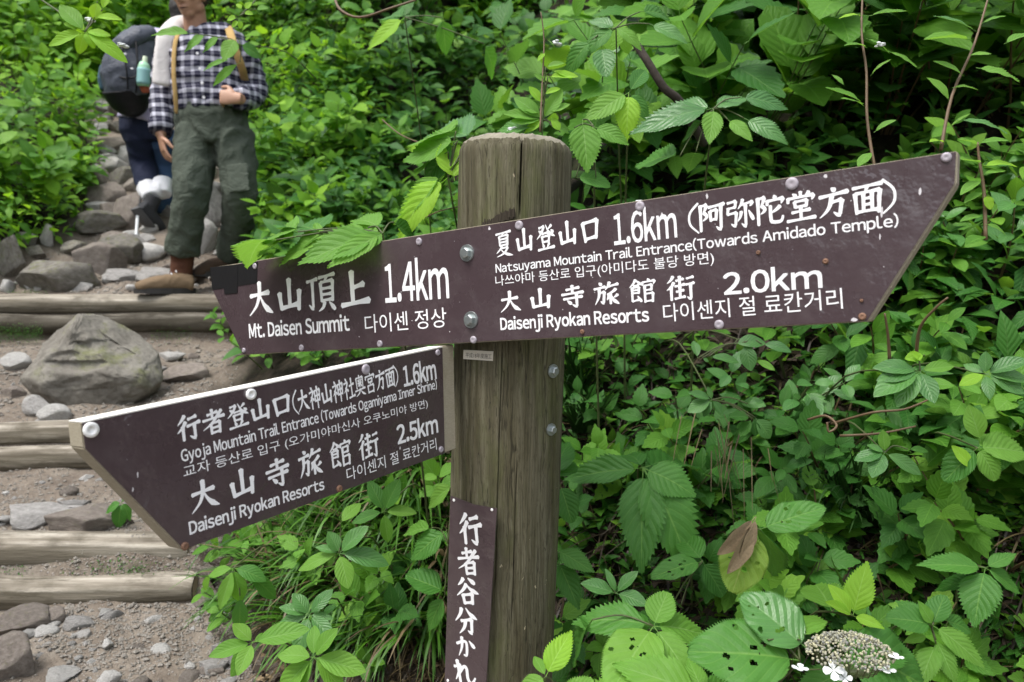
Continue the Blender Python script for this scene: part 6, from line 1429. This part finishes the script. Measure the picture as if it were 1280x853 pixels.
# towel, straps, pack
bm = bmesh.new(); limb(bm, [W(256, 36, 4.50), W(240, 27, 4.44), W(222, 30, 4.38), W(209, 44, 4.33), W(203, 70, 4.31), W(201, 106, 4.31)], [(.026, .022), (.034, .026), (.042, .024), (.045, .018), (.042, .015), (.046, .014)], 20, (.9, .3, 0))
tag(link('towel', remesh(bm, .008, 2, (.006, (14, 14, 3))), None, M_TOWEL), 'pale towel hanging over the shoulder of the plaid hiker', 'towel')
pk = empty('backpack', W(262, 110, 4.62)); tag(pk, 'dark backpack with ochre straps worn by the plaid hiker', 'backpack')
bm = bmesh.new(); limb(bm, [W(262, 48, 4.62), W(263, 80, 4.64), W(265, 125, 4.66), W(265, 148, 4.64)], [(.14, .08), (.17, .10), (.22, .11), (.20, .09)], 24, (1, 0, 0)); link('pack_body', remesh(bm, .012, 3, (.006, (8, 8, 8))), pk, M_PACKB)
for pts in ([W(281, 30, 4.50), W(285, 34, 4.36), W(289, 46, 4.27), W(294, 62, 4.25), W(302, 84, 4.29), W(306, 100, 4.38)], [W(228, 34, 4.50), W(222, 44, 4.33), W(218, 60, 4.28), W(217, 90, 4.26), W(219, 118, 4.27), W(221, 142, 4.31)]):
    bm = bmesh.new(); sp = smooth_pts(pts, 5); tube(bm, sp, [(.021 if pts[0].x > -1.58 else .012, .005)] * len(sp), 10, True, (1, 0, 0)); obj('shoulder_strap', bm, M_STRAP, pk, True)
# second hiker, seen from behind, climbing
h2 = empty('person', W(190, 292, 5.6)); tag(h2, 'hiker in lavender shirt and dark trousers climbing, mostly hidden behind the plaid hiker', 'person')
bm = bmesh.new(); hc = W(230, 16, 5.75); HM2 = Matrix.Identity(3); blob(bm, hc, (.078, .095, .105)); blob(bm, hc + Vector((0, .03, -.06)), (.06, .06, .07)); blob(bm, hc + Vector((0, .10, -.02)), (.014, .016, .02), None, 2)
for s in (-1, 1): blob(bm, hc + Vector((s * .078, .0, -.01)), (.01, .02, .03), None, 2)
limb(bm, [hc - Vector((0, 0, .06)), W(214, 50, 5.7)], [.055, .06]); limb(bm, [W(212, 52, 5.7), W(200, 95, 5.68), W(188, 140, 5.65), W(184, 165, 5.65)], [(.16, .09), (.15, .10), (.14, .10), (.14, .10)], 20, (1, 0, 0))
limb(bm, [W(178, 165, 5.62), W(184, 205, 5.72), W(194, 245, 5.52)], [.085, .058, .040]); limb(bm, [W(198, 165, 5.66), W(206, 205, 5.78), W(194, 278, 5.72)], [.085, .058, .040])
limb(bm, [W(238, 58, 5.7), W(246, 100, 5.72), W(240, 125, 5.95)], [.045, .038, .026]); hand(bm, W(240, 125, 5.95), Vector((0, .9, .2)), Vector((0, 0, 1)), Vector((-1, 0, 0)), .9)
limb(bm, [W(196, 60, 5.7), W(190, 100, 5.85), W(205, 130, 5.98)], [.045, .038, .026]); hand(bm, W(205, 130, 5.98), Vector((.2, .9, .1)), Vector((0, 0, 1)), Vector((1, 0, 0)), 1.1)
link('body', remesh(bm, .0075, 2), h2, M_SKIN)
bm = bmesh.new(); blob(bm, hc + Vector((0, -.015, .02)), (.088, .10, .10), None, 4); blob(bm, hc + Vector((0, -.05, -.04)), (.07, .05, .06)); link('hair', remesh(bm, .01, 2, (.004, (40, 40, 40))), h2, M_HAIR)
bm = bmesh.new(); limb(bm, [W(212, 46, 5.7), W(206, 62, 5.68), W(196, 100, 5.66), W(184, 135, 5.63), W(180, 154, 5.62)], [(.13, .09), (.18, .12), (.165, .12), (.165, .13), (.175, .135)], 24, (1, 0, 0))
limb(bm, [W(236, 58, 5.7), W(246, 100, 5.72), W(240, 122, 5.92)], [.065, .055, .045]); limb(bm, [W(196, 60, 5.7), W(190, 100, 5.85), W(204, 128, 5.95)], [.065, .055, .045])
link('shirt', remesh(bm, .011, 3, (.007, (9, 9, 9))), h2, M_LAV)
bm = bmesh.new(); limb(bm, [W(181, 146, 5.63), W(183, 162, 5.63), W(185, 176, 5.64)], [(.165, .13), (.175, .14), (.15, .12)], 24, (1, 0, 0)); limb(bm, [W(176, 165, 5.60), W(180, 205, 5.70), W(187, 238, 5.56)], [(.105, .11), (.088, .09), (.072, .07)], 20)
link('trousers', remesh(bm, .011, 2, (.007, (8, 8, 10))), h2, M_NAVY)
bm = bmesh.new(); limb(bm, [W(200, 168, 5.66), W(207, 205, 5.80), W(203, 236, 5.78), W(196, 268, 5.73)], [(.105, .11), (.09, .09), (.08, .08), (.07, .07)], 20); link('trouser_leg', remesh(bm, .011, 2, (.007, (8, 8, 10))), h2, M_DENIM)
bm = bmesh.new(); limb(bm, [W(184, 234, 5.56), W(190, 248, 5.50)], [.072, .062]); limb(bm, [W(203, 226, 5.60), W(204, 244, 5.54)], [.062, .055]); limb(bm, [W(184, 240, 5.53), W(203, 238, 5.54)], [.06, .055])
link('gaiter', remesh(bm, .009, 2, (.003, (14, 14, 14))), h2, M_WHITE)
# raised shoe: heel up at the left, sole towards us
bm = bmesh.new(); hl = W(177, 256, 5.42); te = W(205, 291, 5.58); limb(bm, [hl, hl.lerp(te, .35), hl.lerp(te, .7), te], [(.038, .045), (.045, .05), (.048, .042), (.032, .025)], 20); limb(bm, [W(192, 246, 5.50), W(186, 262, 5.48)], [.055, .05]); sh = link('shoe', remesh(bm, .008, 2), h2, M_SHOE)
bm = bmesh.new(); off = Vector((-.025, -.045, -.025)); limb(bm, [hl + off, hl.lerp(te, .5) + off * 1.05, te + off * .7], [(.036, .012), (.044, .012), (.026, .010)], 16, (.8, .2, -.2)); link('sole', remesh(bm, .006, 1), sh, simple('grey_sole', (.075, .075, .08), .6, 0, (60, .6, .004)))
gg = W(186, 293, 5.62); g2 = W(204, 297, 5.85); boot(h2, gg, gg + (g2 - gg).normalized() * .26 if (g2 - gg).length else g2, W(194, 272, 5.72), M_SHOE)
# pack of the second hiker
p2 = empty('backpack', W(165, 100, 5.35)); tag(p2, 'dark grey backpack with a green bottle pocket worn by the climbing hiker', 'backpack')
bm = bmesh.new(); limb(bm, [W(182, 44, 5.42), W(174, 58, 5.38), W(163, 86, 5.36), W(163, 112, 5.38), W(170, 126, 5.42)], [(.075, .07), (.13, .12), (.175, .15), (.165, .14), (.10, .10)], 28, (1, 0, 0)); link('pack_body', remesh(bm, .010, 2, (.010, (10, 10, 6))), p2, M_PACK)
bm = bmesh.new(); limb(bm, [W(160, 110, 5.37), W(165, 124, 5.40), W(174, 134, 5.46)], [(.17, .15), (.15, .13), (.08, .09)], 28, (1, 0, 0)); link('pack_bottom', remesh(bm, .010, 2), p2, M_PACKB)
bm = bmesh.new(); limb(bm, [W(187, 42, 5.38), W(172, 46, 5.30), W(156, 56, 5.28), W(150, 66, 5.30)], [(.07, .05), (.085, .06), (.08, .06), (.05, .05)], 20); link('top_lid', remesh(bm, .009, 2, (.004, (12, 12, 12))), p2, M_PACK)
for pts in ([W(152, 60, 5.205), W(158, 86, 5.185), W(160, 112, 5.21)], [W(170, 52, 5.225), W(172, 84, 5.19), W(170, 116, 5.24)], [W(140, 92, 5.26), W(158, 98, 5.20), W(178, 94, 5.22)]):
    bm = bmesh.new(); tube(bm, smooth_pts(pts, 5), .006, 6); obj('compression_strap', bm, M_PACKB, p2, True)
bm = bmesh.new(); blob(bm, W(156, 68, 5.20), (.012, .006, .008), None, 2); blob(bm, W(165, 86, 5.18), (.010, .006, .006), None, 2); q_ = obj('buckles', bm, M_WHITE, p2); q_['kind'] = 'stuff'
bm = bmesh.new(); limb(bm, [W(133, 84, 5.38), W(131, 100, 5.38), W(133, 114, 5.38)], [(.03, .06), (.035, .07), (.03, .06)], 16, (1, 0, 0)); link('side_pocket', remesh(bm, .008, 2), p2, cloth_mat('blue_mesh', (.05, .10, .13)))
bt = empty('bottle', W(180, 108, 5.20)); tag(bt, 'pale green drink bottle in the side pocket of the dark grey backpack', 'bottle')
bm = bmesh.new(); limb(bm, [W(181, 78, 5.20), W(180, 84, 5.20), W(179, 108, 5.20)], [.020, .036, .036], 20); obj('bottle_body', bm, simple('pale_green_bottle', (.35, .62, .42), .3), bt, True)
bm = bmesh.new(); limb(bm, [W(181.5, 71, 5.20), W(181, 78, 5.20)], [.014, .016], 14); obj('bottle_cap', bm, simple('pale_cap', (.7, .8, .6), .4), bt, True)
bm = bmesh.new(); limb(bm, [W(180, 86, 5.195), W(179, 106, 5.195)], [.040, .040], 20); obj('bottle_sleeve', bm, simple('teal_mesh_sleeve', (.22, .42, .42), .6), bt, True)
bm = bmesh.new(); limb(bm, [W(181, 106, 5.22), W(184, 116, 5.24)], [.038, .030], 16); link('red_pouch', remesh(bm, .008, 2), p2, simple('rust_red_cloth', (.30, .07, .03), .8))
tp_ = empty('trekking_pole', W(170, 297, 5.35)); tag(tp_, 'trekking pole with a white lower section planted under the raised shoe', 'trekking pole')
a_ = W(170, 297, 5.35); b_ = W(172.5, 264, 5.42); c_ = W(200, 132, 5.93)
bm = bmesh.new(); tube(bm, [a_, b_], [.009, .011], 10); obj('lower_shaft', bm, simple('white_shaft', (.8, .82, .84), .35), tp_)
bm = bmesh.new(); tube(bm, [b_, c_], [.008, .009], 10); obj('upper_shaft', bm, M_PACKB, tp_)
bm = bmesh.new(); tube(bm, [c_ - (c_ - b_).normalized() * .02, c_ + (c_ - b_).normalized() * .10], [.014, .016], 12); obj('grip', bm, M_SOLE, tp_)
# ---------------------------------------------------------------- unseen trees behind the camera, added to break the sheen on the upper board
def tree(x, y, H, cr, seed, label):
    r = random.Random(seed); z = ground(x, y); o = empty('unseen_tree', (x, y, z)); tag(o, label, 'tree', 'unseen trees added behind the viewpoint')
    bm = bmesh.new(); pts = [Vector((x, y, z - .2)), Vector((x + r.uniform(-.1, .1), y, z + H * .35)), Vector((x + r.uniform(-.3, .3), y + r.uniform(-.2, .2), z + H * .7)), Vector((x, y, z + H * .95))]
    limb_r = [.16, .12, .08, .03]; sp = smooth_pts(pts, 4); tube(bm, sp, [.17 - .14 * i / (len(sp) - 1) for i in range(len(sp))], 10)
    ends = []
    for k in range(11):
        t = r.uniform(.35, .95); b = pts[0].lerp(pts[3], t); a = r.uniform(0, 6.28); e = b + Vector((math.cos(a) * cr * r.uniform(.5, 1), math.sin(a) * cr * r.uniform(.5, 1), r.uniform(.2, 1.2))); tube(bm, smooth_pts([b, (b + e) / 2 + Vector((0, 0, .15)), e], 3), [.05, .045, .04, .03, .025, .02, .012], 6); ends.append(e); ends.append((b + e) / 2)
    obj('trunk', bm, M_BARK, o, True)
    V = []; Fc = []
    for i in range(1500):
        c = r.choice(ends) + Vector((r.gauss(0, .38), r.gauss(0, .38), r.gauss(0, .25))); L = r.uniform(.10, .18); y_ = Vector((r.gauss(0, 1), r.gauss(0, 1), r.gauss(-.4, .4))).normalized(); x_ = y_.cross(Vector((r.gauss(0, .3), r.gauss(0, .3), 1))).normalized(); i0 = len(V)
        V += [c, c + y_ * L * .5 + x_ * L * .3, c + y_ * L, c + y_ * L * .5 - x_ * L * .3]; Fc.append((i0, i0 + 1, i0 + 2, i0 + 3))
    me = bpy.data.meshes.new('crown'); me.from_pydata([tuple(v) for v in V], [], Fc); me.uv_layers.new(name='UVMap'); me.materials.append(LM['mid'])
    c_ = link('crown', me, o); c_['kind'] = 'stuff'
tree(-7.2, -3.0, 5.5, 1.8, 2, 'unseen spreading broadleaf tree added farther left behind the viewpoint')
tree(-2.2, -8.5, 5.0, 1.7, 4, 'unseen broadleaf tree added straight down the trail behind the viewpoint')
tree(2.5, -6.5, 5.5, 1.9, 5, 'unseen broadleaf tree added behind the viewpoint on the right of the trail')
tree(-10, -1.5, 6.0, 2.0, 6, 'unseen broad tree added on the left bank level with the viewpoint')
